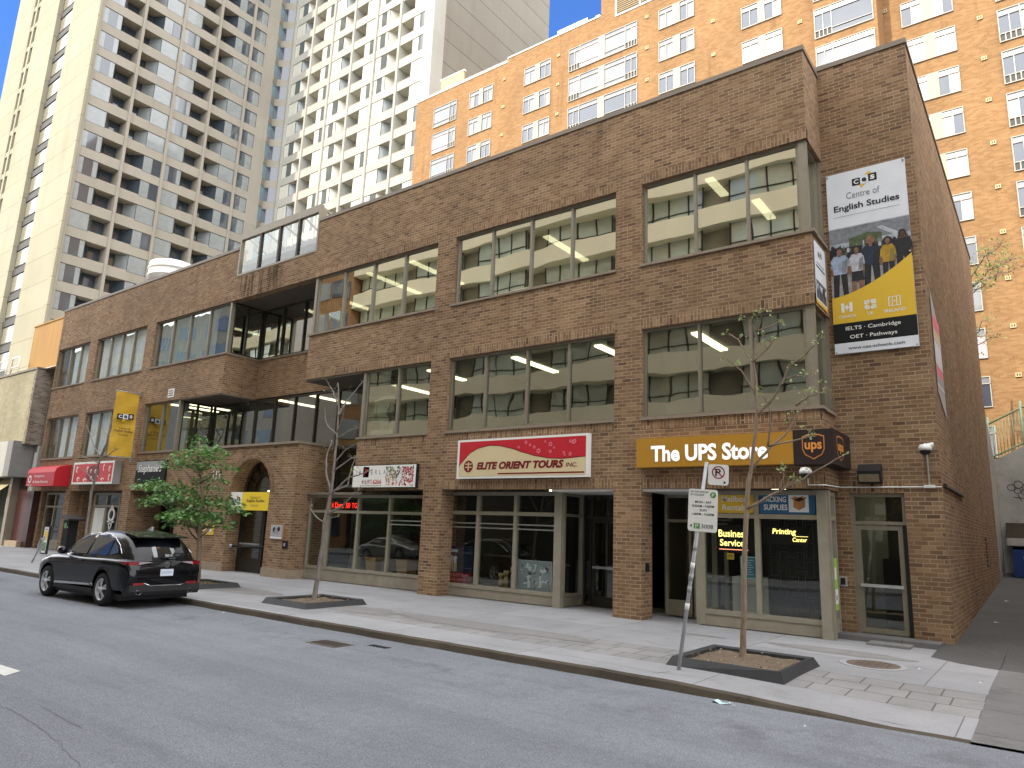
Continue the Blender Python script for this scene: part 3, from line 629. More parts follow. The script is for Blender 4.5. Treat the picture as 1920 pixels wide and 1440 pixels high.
for z, L in ((10.97, ((-15.6, .9, 3.6), (-13.4, .9, 3.6), (-2.6, .8, 1.9), (-2.0, 2.6, 4.0), (-8.2, 1.6, 4.0), (-21.5, 2.6, 4.8), (-19, 2.6, 4.8))), (7.045, ((-8.9, 1.1, 3.4), (-6.0, 1.1, 3.4), (-12.5, 1.2, 3.0), (-3.2, 1.2, 3.2), (-27.6, .9, 3.2), (-28.6, .9, 3.2), (-24.6, 2.2, 4.4), (-20.3, 2.4, 4.4), (-17.0, 2.4, 4.4), (-15.4, 2.3, 4.4), (-22.6, 2.4, 4.4)))):
    for x, ya, yb in L:
        b = MB(); b.box(x - .11, x + .11, ya, yb, z - .05, z, 'lamp'); b.build('ceiling_light', bld)
for x, y in ((.55, 2.6), (-12.4, 1.9), (-8.5, 3.0), (-1.6, 2.2)):
    b = MB(); b.box(x - .16, x + .16, y - .16, y + .16, 3.13, 3.195, 'lamp'); b.build('ceiling_light', bld)
b = MB()
for p, q in ((-38.7, -36.3), (-35.3, -30.2)):
    for z0, z1 in ((S3, T3), (S2, T2)): curtain(b, 'y', .3, p, q, z0, z1)
curtain(b, 'y', .3, -29.2, -24.3, S3, T3); curtain(b, 'y', .55, -26.9, -26.3, S2, T2, amp=.02); curtain(b, 'y', .5, -34.0, -32.9, .4, 2.2, amp=.015)
b.build('curtain', bld)
b = MB(); M['grille'] = plain('security_grille', (92, 94, 92), .5, .4); M['etch'] = glass('etched_band', (.5, .52, .5), .5, 0, 1, .4)
for i in range(5):
    x = -1.42 + i * .19; z0 = .35 + .2 * (i % 2)
    for k in range(7):
        z = z0 + .4 * k
        if z > 2.6: break
        for q in ((x, x + .012, z, z + .34), (x + .14, x + .152, z, z + .34), (x, x + .152, z, z + .012), (x, x + .152, z + .33, z + .342)): b.box(q[0], q[1], .95, .965, q[2], q[3], 'grille')
b.box(-1.5, -.42, .97, .98, .3, 2.7, 'black')
b.build('security_grille', bld)
for x0, x1 in ((-10.85, -9.6), (-9.46, -8.26), (-8.12, -6.9), (-13.1, -11.68)):
    b = MB()
    for z in (1.93, 2.05): b.face([(x0, .505, z), (x1, .505, z), (x1, .505, z + .035), (x0, .505, z + .035)], 'etch')
    b.build('etched_band', bld)
g = G('water_stain'); P = g.n('NewGeometry').outputs['Position']
f = g.ramp(g.noise(2.2, 5, .65, P, (3.5, 3.5, .25)), [(.42, (0, 0, 0)), (.62, (.5,) * 3)]); tr = g.n('BsdfTransparent'); df = g.n('BsdfDiffuse'); df.inputs[0].default_value = lin((38, 31, 27)); mx = g.n('MixShader'); g.l(f, mx.inputs[0]); g.l(tr.outputs[0], mx.inputs[1]); g.l(df.outputs[0], mx.inputs[2]); g.l(mx.outputs[0], g.out.inputs['Surface']); M['stain'] = g.m
b = MB()
for x0, x1, z0, z1 in ((-22.5, -21.5, T3 + .02, 11.85), (-21.2, -19.6, T3 + .02, 11.85)): b.face([(x0, -.004, z0), (x1, -.004, z0), (x1, -.004, z1), (x0, -.004, z1)], 'stain')
b.build('stain', bld)
# small brick weep vent grille on the wall
b = MB(); b.box(-27.25, -26.76, -.03, .0, 7.07, 7.46, 'white')
for k in range(3): b.box(-27.17, -26.84, -.036, -.03, 7.14 + k * .1, 7.18 + k * .1, 'black')
b.build('wall_vent', bld)
# ------------------------------------------------------------------ hotel tower: two wings, balconies alternate with flush windows
HZ = 48.73           # one underside-of-spandrel level; storeys are 2.7 m
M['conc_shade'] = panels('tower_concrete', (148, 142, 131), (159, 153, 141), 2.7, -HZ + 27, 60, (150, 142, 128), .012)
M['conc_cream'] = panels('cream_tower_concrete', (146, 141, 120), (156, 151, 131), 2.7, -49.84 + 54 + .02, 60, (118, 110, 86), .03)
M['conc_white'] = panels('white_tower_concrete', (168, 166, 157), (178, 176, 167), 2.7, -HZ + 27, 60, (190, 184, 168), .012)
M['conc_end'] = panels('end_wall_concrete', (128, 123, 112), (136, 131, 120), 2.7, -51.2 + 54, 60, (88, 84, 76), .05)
M['conc_mid'] = plain('balcony_concrete', (158, 150, 134), .9, 0, .15, 1)
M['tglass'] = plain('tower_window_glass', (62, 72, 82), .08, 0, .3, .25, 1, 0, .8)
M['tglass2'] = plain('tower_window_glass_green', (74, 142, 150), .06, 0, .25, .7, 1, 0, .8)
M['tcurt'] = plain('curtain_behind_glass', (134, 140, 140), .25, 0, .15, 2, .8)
M['tcurt2'] = plain('pale_curtain_behind_glass', (206, 204, 190), .25, 0, .12, 2, .8)  # pale curtains of the white wing, with its sunlit rooms put into the colour
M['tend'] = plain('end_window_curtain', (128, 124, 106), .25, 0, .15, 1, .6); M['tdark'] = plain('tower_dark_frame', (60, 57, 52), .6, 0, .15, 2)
M['tglassw'] = plain('sunlit_window_glass', (96, 100, 98), .1, 0, .3, .4, .8)  # lighter copy of the tower glass, sunlight put into its colour
def tower_parts(kind, pitch, hand, seed):
    """window and balcony of one bay as meshes in (along, inward, up), origin at the bay's pier, under the spandrel"""
    rr = random.Random(seed); s = 1
    a0, a1 = .14, pitch - .14; md = (a0 + a1) / 2; zt, zb = 0, -1.77
    if hand: fw0, fw1, bl0, bl1 = md, a1, a0, md
    else: fw0, fw1, bl0, bl1 = a0, md, md, a1
    tg = 'tglass' if kind == 's' else 'tglassw'
    w1 = MB(); w1.box(fw0, fw1, .06, .14, zb, zt, 'tdark', skip='k')
    c = rr.random(); wd = fw1 - fw0
    def pane(p, q, m, d=.05, z0=zb + .06, z1=zt - .06): w1.face([(p, d, z0), (q, d, z0), (q, d, z1), (p, d, z1)], m)
    k1 = 'tcurt' if kind == 's' else 'tcurt2'
    if kind == 'w': c = (c * 1.0 + .35) % 1.0 if c < .2 else c
    if c < .35: pane(fw0 + .05, fw0 + wd * .28, k1); pane(fw0 + wd * .28, fw1 - wd * .25, tg); pane(fw1 - wd * .25, fw1 - .05, k1)
    elif c < .6: pane(fw0 + .05, fw0 + wd * .5, k1); pane(fw0 + wd * .52, fw1 - .05, tg)
    elif c < .8: pane(fw0 + .05, fw0 + wd * .5, tg); pane(fw0 + wd * .52, fw1 - .05, k1)
    else: pane(fw0 + .05, fw1 - .05, k1)
    bb = MB(); dp = 1.35
    ia, ib = (bl0, bl1) if not hand else (bl1, bl0)   # ia: side of the window, ib: side of the pier
    sg = 1 if ib > ia else -1; ic = ia + sg * .75
    bb.face([(ia, .1, zb), (ic, dp, zb), (ic, dp, zt), (ia, .1, zt)], ('tglass' if c < .5 else 'tcurt') if kind == 's' else ('tcurt2' if c < .8 else 'tcurt'))
    bb.face([(ic, dp, zb), (ib, dp, zb), (ib, dp, zt), (ic, dp, zt)], 'tglass' if kind == 's' else rr.choice(['tcurt', 'tcurt2', 'tglassw']))
    bb.box(min(ic, ib), max(ic, ib), dp - .05, dp + .02, zb, zb + .12, 'tdark'); bb.box(ic - .04, ic + .04, dp - .07, dp + .01, zb, zt, 'tdark')
    bb.box(min(ia, ib), max(ia, ib), .0, .12, zb, zb + .1, 'conc_mid')
    return w1, bb
def place(src, parent, P, A, N):
    """orient a bay mesh: x along A, y inward (-N)"""
    o = src.copy(); COL.objects.link(o); o.parent = parent
    o.rotation_euler = (0, 0, math.atan2(A[1], A[0])); o.location = Vector(P) - origin(parent); return o
def strip_tower(name, loc, label, kind, A, N, O, pitch, nb, cat):
    t = thing(name, loc, label, cat)
    protos = []
    for hand in (0, 1):
        for sd in range(4):
            w1, bb = tower_parts(kind, pitch, hand, sd * 7 + 1 + hand)
            if kind == 's':   # mirror along: A x inward must stay consistent
                pass
            protos.append((w1.build('window', None, local=True), bb.build('balcony', None, local=True)))
    rr = random.Random(len(label)); used = set(); cnt = 0
    for k in range(-16, 12):
        z = HZ + 2.7 * k
        for i in range(nb):
            P = (O[0] + A[0] * pitch * i, O[1] + A[1] * pitch * i, z); mid = (P[0] + A[0] * pitch / 2, P[1] + A[1] * pitch / 2, z - .9)
            if z < 18 or not in_view(mid, .04): continue
            j = (0 if i % 2 == 0 else 4) + rr.randrange(4); cnt += 1
            for src in protos[j]: place(src, t, P, A, N)
    for a in protos:
        for o in a: bpy.data.objects.remove(o)
    return t
def wall_grid(mb, A, N, O, pitch, nb, m, zlo, zhi, mp=None):
    def f(a, d, z): return (O[0] + A[0] * a - N[0] * d, O[1] + A[1] * a - N[1] * d, z)
    old = mb.xf; mb.xf = lambda p: f(*p); mp = mp or m
    L = pitch * nb
    for i in range(nb + 1): mb.box(pitch * i - .14, pitch * i + .14, -.16, 1.5, zlo, zhi, mp)
    k = math.floor((zlo - HZ) / 2.7)
    while HZ + 2.7 * k < zhi:
        z = HZ + 2.7 * k
        for i in range(nb):
            mb.box(pitch * i + .14, pitch * (i + 1) - .14, 0, .15, z, z + .93, m); mb.box(pitch * i + .14, pitch * (i + 1) - .14, .15, 1.5, z + .003, z + .2, m if m == 'conc_white' else 'conc_mid'); mb.box(pitch * i + .14, pitch * (i + 1) - .14, .15, 1.5, z + .7, z + .9, m if m == 'conc_white' else 'conc_mid')
        k += 1
    mb.xf = old
XF = -67.08; YF = 7.9; YW = 29.17; XW0 = -66.2; XW1 = -41.95; PW = 3.84; PS = 3.98
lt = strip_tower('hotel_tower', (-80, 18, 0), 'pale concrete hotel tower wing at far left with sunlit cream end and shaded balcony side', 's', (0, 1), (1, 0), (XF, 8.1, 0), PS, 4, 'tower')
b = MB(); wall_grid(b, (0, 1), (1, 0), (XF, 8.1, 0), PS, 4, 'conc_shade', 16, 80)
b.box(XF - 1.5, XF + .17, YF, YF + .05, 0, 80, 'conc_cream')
ye = 8.1 + PS * 4 + .14
b.box(XF - 1.5, XF, ye + 1.65, ye + 3.15, 0, 80, 'conc_shade'); b.box(XF - 1.5, XF - 1.2, ye, ye + 1.65, 0, 80, 'conc_shade')
b.box(XF - 24, XF - 1.51, YF + .9, 60, 0, 80, 'conc_shade')
# sunlit end: panels, a recessed window strip and two slits
for p, q in ((-93.5, -87.55), (-85.35, -78.9), (-74.65, XF - 1.5)): b.box(p, q, YF, YF + .9, 0, 80, 'conc_cream')
b.box(-86.75, -86.25, YF + .0, YF + .9, 0, 80, 'conc_cream'); b.box(-79.0, -78.3, YF - .25, YF + .3, 0, 80, 'conc_cream'); b.box(XF - .35, XF + .35, YF - .18, YF + .05, 0, 80, 'conc_cream')
b.box(-87.55, -85.35, YF + .3, YF + .9, 0, 80, 'tdark'); b.box(-78.9, -74.65, YF + .25, YF + .9, 0, 80, 'tdark')
for k in range(-18, 12):
    z = HZ + 2.7 * k + .3
    b.box(-87.55, -86.75, YF + .04, YF + .6, z, z + .62, 'conc_cream'); b.box(-86.25, -85.35, YF + .04, YF + .6, z, z + .62, 'conc_cream')
    b.box(-78.3, -74.65, YF + .12, YF + .25, z + .3, z + .95, 'tdark')
    zz = HZ + 2.7 * k                                  # narrow window column and spandrels near the inner corner
    b.box(XF - .15, XF, ye, ye + 1.65, zz, zz + .93, 'conc_shade'); b.box(XF - 1, XF, ye + 3.15, ye + 3.2, zz, zz + .9, 'conc_shade')
    zc = [(XF, ye + 3.15), (XF - .75, ye + 4.1), (XF + .4, YW - .02), (XF - 1.4, YW - .02), (XF - 1.4, ye + 3.15)]
    b.prism(zc, lambda x, y, z0=zz: (x, y, z0), lambda x, y, z0=zz: (x, y, z0 + .95), 'conc_shade')
b.build('wall', lt)
g0 = MB()
for (x, y, xb, yb) in ((XF - .04, ye + 3.15, XF - .78, ye + 4.1), (XF - .78, ye + 4.1, XF + .36, YW - .05)):
    g0.face([(x, y, -1.75), (xb, yb, -1.75), (xb, yb, 0), (x, y, 0)], 'tglass2' if y < ye + 3.7 else 'tglass')
gg = g0.build('corner_window', None, local=True)
g0 = MB(); g0.face([(XF - .1, ye, -1.77), (XF - .1, ye + 1.65, -1.77), (XF - .1, ye + 1.65, 0), (XF - .1, ye, 0)], 'tglass'); g0.face([(XF - .09, ye + .85, -1.7), (XF - .09, ye + 1.6, -1.7), (XF - .09, ye + 1.6, -.06), (XF - .09, ye + .85, -.06)], 'tcurt'); nw = g0.build('narrow_window', None, local=True)
g0 = MB(); g0.box(-78.25, -74.7, YF + .2, YF + .24, -1.45, .25, 'tdark'); g0.face([(-78.1, YF + .19, -1.4), (-76.6, YF + .19, -1.4), (-76.6, YF + .19, .2), (-78.1, YF + .19, .2)], 'tend'); g0.face([(-76.5, YF + .19, -1.4), (-75.7, YF + .19, -1.4), (-75.7, YF + .19, .2), (-76.5, YF + .19, .2)], 'tglass'); g0.face([(-75.6, YF + .19, -1.4), (-74.8, YF + .19, -1.4), (-74.8, YF + .19, .2), (-75.6, YF + .19, .2)], 'tend'); ew = g0.build('end_window', None, local=True)
for k in range(-16, 12):
    z = HZ + 2.7 * k
    for src, p in ((gg, (XF, YW - 1, z)), (nw, (XF, ye + .7, z)), (ew, (-76, YF, z + .3))):
        if in_view(p, .03): dup(src, lt, Vector((0, 0, p[2])) - origin(lt))
for o in (gg, nw, ew): bpy.data.objects.remove(o)
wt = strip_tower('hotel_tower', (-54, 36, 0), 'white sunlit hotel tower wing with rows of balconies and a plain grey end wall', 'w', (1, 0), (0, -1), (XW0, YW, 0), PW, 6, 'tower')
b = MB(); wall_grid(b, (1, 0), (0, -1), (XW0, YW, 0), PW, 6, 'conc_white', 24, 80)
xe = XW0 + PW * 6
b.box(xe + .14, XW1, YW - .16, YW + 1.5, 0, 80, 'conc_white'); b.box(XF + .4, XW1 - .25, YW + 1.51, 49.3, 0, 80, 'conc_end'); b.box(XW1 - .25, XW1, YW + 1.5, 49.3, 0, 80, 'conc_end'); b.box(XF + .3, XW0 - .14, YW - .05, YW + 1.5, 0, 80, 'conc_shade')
b.build('wall', wt)

# ------------------------------------------------------------------ orange brick apartment block behind
OY = 27.8; OR = 29.8
ob = thing('apartment_block', (-12, 34, 0), 'tall sunlit orange brick apartment block with white windows behind the office building', 'building')
b = MB()
b.box(-42.2, -31.05, OY, 45, 0, 42.2, 'orange'); b.box(-31.05, -21.7, OY, 45, 0, 42.55, 'orange'); b.box(-21.7, -2.1, OY, 45, 0, 64, 'orange'); b.box(-2.1, 40, OR, 45, 0, 64, 'orange')
b.box(-5.75, -2.1, OY - .45, OY, 20, 64, 'orange')
b.build('wall', ob)
b = MB(); b.box(-42.25, -31.06, OY - .06, OY + .3, 42.2, 42.32, 'white'); b.box(-31.1, -21.72, OY - .06, OY + .3, 42.55, 42.67, 'white'); b.build('roof_coping', ob)
b = MB()
for i in range(24): b.tube([(-41.6 + i * .46, OY + .3, 42.3), (-41.6 + i * .46, OY + .3, 42.75)], .015, 'white', 4) if i % 4 == 0 else None
b.tube([(-41.8, OY + .3, 42.75), (-31.2, OY + .3, 42.75)], .03, 'white', 5); b.build('roof_railing', ob)
M['beige'] = plain('beige_cladding', (190, 172, 130), .8); M['louver'] = plain('beige_louver', (158, 134, 92), .7)
b = MB(); b.box(-40.3, -37.4, OY + 1.2, OY + 1.4, 42.2, 44.6, 'beige'); b.box(-40.4, -37.3, OY + 1.15, OY + 1.45, 44.6, 44.75, 'white'); b.build('roof_screen', ob)
b = MB(); b.box(-26.6, -23.6, OY + 1.0, OY + 1.2, 42.6, 44.0, 'white')
for k in range(8): b.box(-26.5 + k * .37, -26.25 + k * .37, OY + .98, OY + 1.0, 42.9, 43.8, 'tglass')
b.build('roof_screen', ob)
b = MB(); b.box(-22.6, -22.2, OY + .6, OY + .9, 42.6, 43.4, 'white'); b.build('roof_vent', ob)
b = MB(); b.box(-20.4, -16.0, OY - .06, OY, 41.9, 43.9, 'white'); b.box(-20.25, -18.3, OY - .09, OY - .06, 42.05, 43.75, 'louver'); b.box(-18.15, -16.15, OY - .09, OY - .06, 42.05, 43.75, 'louver')
for k in range(9): b.box(-20.25, -18.3, OY - .12, OY - .09, 42.1 + k * .18, 42.15 + k * .18, 'tdark'); b.box(-18.15, -16.15, OY - .12, OY - .09, 42.1 + k * .18, 42.15 + k * .18, 'tdark')
b.build('louver', ob)
M['wframe'] = plain('white_window_frame', (164, 160, 150), .5); M['panel'] = plain('beige_window_panel', (196, 182, 146), .7)
M['aglass'] = plain('apartment_glass', (70, 77, 88), .05, 0, .25, .6, 1, 0, .9); M['acurt'] = plain('apartment_blind', (126, 129, 132), .2, 0, .08, 1.5, .8); M['apink'] = plain('pink_curtain', (200, 170, 178), .4, 0, .1, 3, .6)
def awin(segs, h, seed, sep=.06):
    """segs: list of (width, kind) l=two lights, g=light over grille, p=panel, b=big pane; local x along, y inward, top at 0"""
    rr = random.Random(seed); mb = MB(); W = sum(s[0] for s in segs); x = 0; f = .05
    mb.box(0, W, .10, .12, -h, 0, 'wframe')
    def bar(x0, x1, z0, z1, d=.03): mb.box(x0, x1, d, .10, z0, z1, 'wframe')
    bar(0, W, -f, 0); bar(0, W, -h, -h + f)
    for wd, k in segs:
        bar(x, x + f, -h + f, -f)
        p, q = x + f, x + wd
        def pane(a, c, z0, z1, m=None):
            r = rr.random(); m = m or ('aglass' if r < .58 else ('acurt' if r < .93 else 'apink')); mb.face([(a, .09, z0), (c, .09, z0), (c, .09, z1), (a, .09, z1)], m)
        if k == 'p': mb.box(p - f, q + f, .02, .10, -h + f, -f, 'panel')
        else:
            zt = -.38; bar(p, q, zt - f, zt); pane(p, q, zt, -f, 'acurt')
            zl = -h + f
            if k == 'g':
                zl = -h + .55; bar(p, q, zl - f, zl)
                mb.face([(p, .09, -h + f), (q, .09, -h + f), (q, .09, zl - f), (p, .09, zl - f)], 'tdark')
                n = 4
                for i in range(1, n): bar(p + (q - p) * i / n - .03, p + (q - p) * i / n + .03, -h + f, zl - f)
            if k in 'lg':
                m2 = (p + q) / 2; bar(m2 - f / 2, m2 + f / 2, zl, zt - f); pane(p, m2 - f / 2, zl, zt - f); pane(m2 + f / 2, q, zl, zt - f)
            else:
                if h > 1.9: bar(p, q, -h + .42, -h + .46)
                pane(p, q, zl, zt - f)
        x += wd
    bar(W - f, W, -h + f, -f)
    return mb
wide = [(1.05, 'g'), (1.75, 'b'), (.5, 'p'), (1.85, 'b'), (1.05, 'g')]
cols = [(-39.78, [(2.0, 'b'), (.9, 'g')], 2.05, OY), (-35.33, [(1.15, 'l'), (.4, 'p'), (1.15, 'l')], 1.62, OY), (-29.18, [(1.15, 'l'), (.45, 'p'), (1.15, 'l')], 1.62, OY), (-24.65, wide, 2.1, OY), (-16.68, [(1.15, 'l'), (.5, 'p'), (1.15, 'l')], 1.68, OY), (-10.48, [(1.15, 'l'), (.4, 'p'), (1.15, 'l')], 1.68, OY), (-5.68, [(1.0, 'g'), (2.4, 'b')], 2.1, OY - .45), (-1.12, [(1.1, 'l'), (.55, 'p'), (1.12, 'l')], 1.7, OR), (3.72, wide, 2.1, OR)]
nv = 0
for ci, (x, segs, h, y) in enumerate(cols):
    W = sum(s[0] for s in segs); pr = [awin(segs, h, ci * 5 + s).build('window', None, local=True) for s in range(3)]
    for k in range(-10, 10):
        z = 32.6 + 2.7 * k
        if z < 8 or not (in_view((x + W * .3, y, z - 1), .05) or in_view((x + W, y, z - .5), .05)): continue
        if x < -21.7 and z > 41.5: continue
        dup(pr[(k + ci) % 3], ob, Vector((x, y - .125, z)) - origin(ob))
        
    for o in pr: bpy.data.objects.remove(o)
v0 = MB(); v0.box(-.14, .14, -.08, 0, -.12, .12, 'beige'); v0.box(-.08, -.02, -.085, -.08, -.06, .06, 'tdark'); v0.box(.03, .09, -.085, -.08, -.06, .06, 'tdark'); vo = v0.build('wall_vent', None, local=True)
for x, y in ((-31.4, OY), (-25.7, OY), (-17.65, OY), (-12.5, OY), (-6.65, OY), (-2.0, OR), (2.9, OR)):
    for k in range(-10, 10):
        z = 32.55 + 2.7 * k
        if z > 10 and in_view((x, y, z), .01) and not (x < -21.7 and z > 41.5): dup(vo, ob, Vector((x, y - .002, z)) - origin(ob))
bpy.data.objects.remove(vo)

# ------------------------------------------------------------------ neighbour at the left end
nb = thing('neighbour_building', (-52, 4, 0), 'low cream brick building with a grey fascia at the left end of the block', 'building')
M['wood'] = plain('cedar_cladding', (198, 138, 66), .7, 0, .1, 2)
g = G('cedar_boards'); P_ = g.n('NewGeometry').outputs['Position']
c = g.ramp(g.noise(3, 5, .6, P_, (1.8, 1, .06)), [(.3, lin((144, 108, 52))), (.7, lin((166, 128, 66)))]); sx = g.n('SeparateXYZ'); g.l(P_, sx.inputs[0])
c = g.mix(g.math('LESS_THAN', g.math('FRACT', g.math('MULTIPLY', sx.outputs[0], 6.5)), .07), c, lin((112, 70, 30))); M['wood'] = g.pbr(c, .7)
b = MB(); b.box(-75, -41.6, -.52, 12, 5.55, 9.78, 'creambrick'); b.box(-41.6, -41.3, -.55, 1.2, 5.55, 9.82, 'greybrick'); b.box(-41.3, M_ - .06, .3, 1.2, 5.55, 9.82, 'greybrick'); b.box(-75, -41.28, 1.2, 12, 9.79, 9.85, 'white'); b.build('wall', nb)
b = MB(); b.box(-75, -41.28, -.58, -.5, 9.78, 9.9, 'coping'); b.box(-41.36, -41.26, -.5, 1.2, 9.82, 9.9, 'coping'); b.build('roof_coping', nb)
M['fascia'] = plain('grey_fascia', (168, 166, 160), .6, 0, .08, 1)
b = MB(); b.box(-75, -42.5, -.95, -.52, 3.75, 5.7, 'fascia'); b.box(-42.5, -41.7, -.95, .2, 3.75, 5.7, 'grey'); b.box(-41.7, M_ - .06, .1, .5, 3.0, 5.5, 'grey'); b.build('fascia', nb)
M['burgundy'] = plain('burgundy_panel', (66, 36, 32), .4, 0, .2, 3)
b = MB(); b.box(-75, -41, .8, 1.0, 0, 3.75, 'inner_dark'); b.box(-43.2, -42.8, -.3, .1, 0, 3.75, 'frame'); b.box(-41.9, M_ - .04, .0, .3, 0, 3.0, 'burgundy'); b.box(-42.8, -41.9, .1, .3, 0, 3.75, 'burgundy'); b.box(-46, -45.4, -.3, .1, 0, 3.75, 'frame'); b.box(-75, -41, -.2, .8, 0, .3, 'stonebase'); b.build('ground_floor', nb)
b = MB(); b.box(-45.4, -43.2, .05, .1, .3, 3.3, 'glass1'); b.build('shop_window', nb)
M['awnstripe'] = plain('cream_blind', (196, 184, 150), .8)
b = MB(); b.face([(-48, -1.0, 2.7), (-43.3, -1.0, 2.7), (-43.3, .1, 3.7), (-48, .1, 3.7)], 'awnstripe'); b.build('awning', nb)
b = MB(); b.box(-45.6, M_ - .02, .35, .55, 10.15, 13.02, 'wood'); b.box(-45.6, M_ - .02, .3, .6, 13.02, 13.1, 'wood'); b.build('timber_screen', nb)
b = MB()
b.face([(-45.6, .3, 10.15), (M_ - .02, .3, 10.15), (M_ - .02, -.2, 9.86), (-44.6, -.2, 9.86)], 'white'); b.build('flashing', nb)
b = MB(); b.box(-46.9, -45.6, 1.5, 6, 9.8, 11.9, 'inner_dark'); b.build('dark_gap', nb)  # dark block standing in for the dark gap behind the railing
b = MB()
for x0, x1 in ((-48.6, -47.4), (-46.6, -45.4)):
    b = MB(); b.tube([(x0, -.2, 9.8), (x0, -.2, 10.95), (x0 + .1, -.2, 11.05), (x1 - .1, -.2, 11.05), (x1, -.2, 10.95), (x1, -.2, 9.8)], .05, 'white', 6); b.tube([(x0, -.2, 10.45), (x1, -.2, 10.45)], .04, 'white', 6); b.build('roof_railing', nb)
# round duct on the roof
t = thing('roof_duct', (-35.0, 3.2, 12.7), 'round white ribbed metal duct standing on the brown brick roof', 'duct')
b = MB(); b.lathe([(1.25, 0), (1.25, 2.3), (1.31, 2.32), (1.31, 2.4), (1.25, 2.42), (1.25, 2.75), (1.31, 2.77), (1.31, 2.85), (1.25, 2.87), (1.25, 3.15), (1.0, 3.25)], (-35.0, 3.2, 12.7), 'white', 28); b.build('casing', t)

# ------------------------------------------------------------------ across the street (seen in the windows): cream balconies, orange block
M['cream_r'] = plain('cream_balcony_front', (228, 219, 188), .8, 0, .08, .5); M['rglass'] = plain('balcony_glazing', (176, 188, 172), .08, 0, .3, .5, 1); M['rdark'] = plain('balcony_recess', (156, 156, 140), .8, 0, .2, .5)
cb = thing('cream_apartments', (-6, -26, 0), 'cream apartment house with long balcony bands, mirrored in the upper windows', 'building')
b = MB(); CX0, CX1, CY, CH = -40, 34, -20, 29.6
b.box(CX0, CX1, -34, CY - 1.1, 5.4, CH, 'rdark'); b.box(CX0, CX1, -34, CY - .4, 0, 5.4, 'inner_dark')  # dark ground storeys stand in for the shade mirrored in the shop glass
for k in range(2, 11):
    z = 2.7 * k
    for i in range(38):
        p, q = CX0 + (CX1 - CX0) * i / 38, CX0 + (CX1 - CX0) * (i + 1) / 38; bl = lambda x: CY + .3 * math.sin((x + 3) * .33)
        b.face([(q, bl(q), z), (p, bl(p), z), (p, bl(p), z + 1.15), (q, bl(q), z + 1.15)][::-1], 'cream_r', smooth=True)
        b.face([(p, bl(p), z), (q, bl(q), z), (q, CY - 1.1, z), (p, CY - 1.1, z)], 'cream_r'); b.face([(p, bl(p), z + 1.15), (q, bl(q), z + 1.15), (q, CY - .6, z + 1.15), (p, CY - .6, z + 1.15)], 'cream_r')
b.build('balcony_wall', cb)
b = MB()
for k in range(2, 10):
    z = 2.7 * k + 1.15
    for i in range(12):
        x = CX0 + 6.2 * i
        b.box(x + .1, x + 4.6, CY - .7, CY - .6, z, z + 1.55, 'rglass')
        for q in (x + .1, x + 1.2, x + 2.2, x + 3.4, x + 4.6): b.box(q - .04, q + .04, CY - .6, CY - .55, z, z + 1.55, 'frame_dark')
        b.box(x + .1, x + 4.6, CY - .6, CY - .55, z + .45, z + .5, 'frame_dark')
b.build('glazing', cb)
o2 = thing('orange_apartments', (-43, -26, 0), 'orange brick block with pale windows beside the cream balconies, mirrored in glass', 'building')
b = MB(); b.box(-44.3, -40.05, -34, CY + .1, 0, 30, 'orange'); b.build('wall', o2)
b = MB()
for k in range(10): b.box(-44.0, -42.2, CY + .1, CY + .16, 2.7 * k + .9, 2.7 * k + 2.4, 'acurt'); b.box(-41.9, -40.4, CY + .1, CY + .16, 2.7 * k + .9, 2.7 * k + 2.4, 'aglass')
b.build('window', o2)

fb = thing('grey_apartments', (-70, -28, 0), 'plain grey apartment block farther along the far side of the street, mirrored in glass', 'building')
b = MB(); b.box(-100, -53, -34, CY - .5, 0, 22.5, 'fascia'); b.build('wall', fb); b = MB()
for k in range(8):
    for i in range(13): b.box(-99 + 3.5 * i, -97 + 3.5 * i, CY - .5, CY - .44, 2.7 * k + .9, 2.7 * k + 2.3, 'tcurt' if (i * 3 + k) % 4 else 'acurt')
b.build('window', fb)
fb = thing('far_tower', (-80, -80, 0), 'pale concrete slab far behind the opposite houses, mirrored in glass', 'building')
b = MB(); b.box(-150, -46, -90, -75, 0, 34, 'conc_shade'); b.build('wall', fb); b = MB()
for k in range(12): b.box(-149, -47, -75, -74.9, 2.7 * k + 1.2, 2.7 * k + 2.5, 'rglass')
b.build('window', fb)
# ------------------------------------------------------------------ signs on the facade
P_ = plain
for k, c in dict(s_gold=(172, 126, 40), s_brown=(44, 32, 30), s_white=(226, 226, 220), s_red=(186, 34, 46), s_red2=(196, 52, 56), s_cream=(206, 190, 150), s_maroon=(112, 20, 30), s_pink=(226, 120, 140), s_black=(22, 22, 24), s_yellow=(216, 178, 58), s_yellow2=(232, 200, 40), s_ink=(34, 34, 40), s_greytxt=(120, 122, 128), s_blue=(46, 98, 140), s_sky=(186, 194, 204), s_pale=(214, 220, 226), s_green=(96, 148, 84), s_teal=(60, 130, 150), s_navy=(30, 42, 66), s_tan=(186, 124, 62), s_skin=(146, 108, 88), s_skin2=(92, 68, 56), s_lb=(176, 190, 210), s_dk=(40, 40, 44), s_olive=(130, 120, 60), s_tree=(78, 96, 62), s_floor=(190, 188, 186), s_shade=(156, 116, 80), s_orange=(214, 140, 70), s_dred=(140, 30, 60), s_grn2=(90, 120, 100), s_silver=(168, 170, 172), s_lime=(150, 190, 80), s_cedge=(150, 150, 150), s_mid=(150, 158, 166)).items():
    M[k] = plain(k, c, .75 if max(c) < 60 else .5, 0, .04, 1.5, 0, 0, .3)
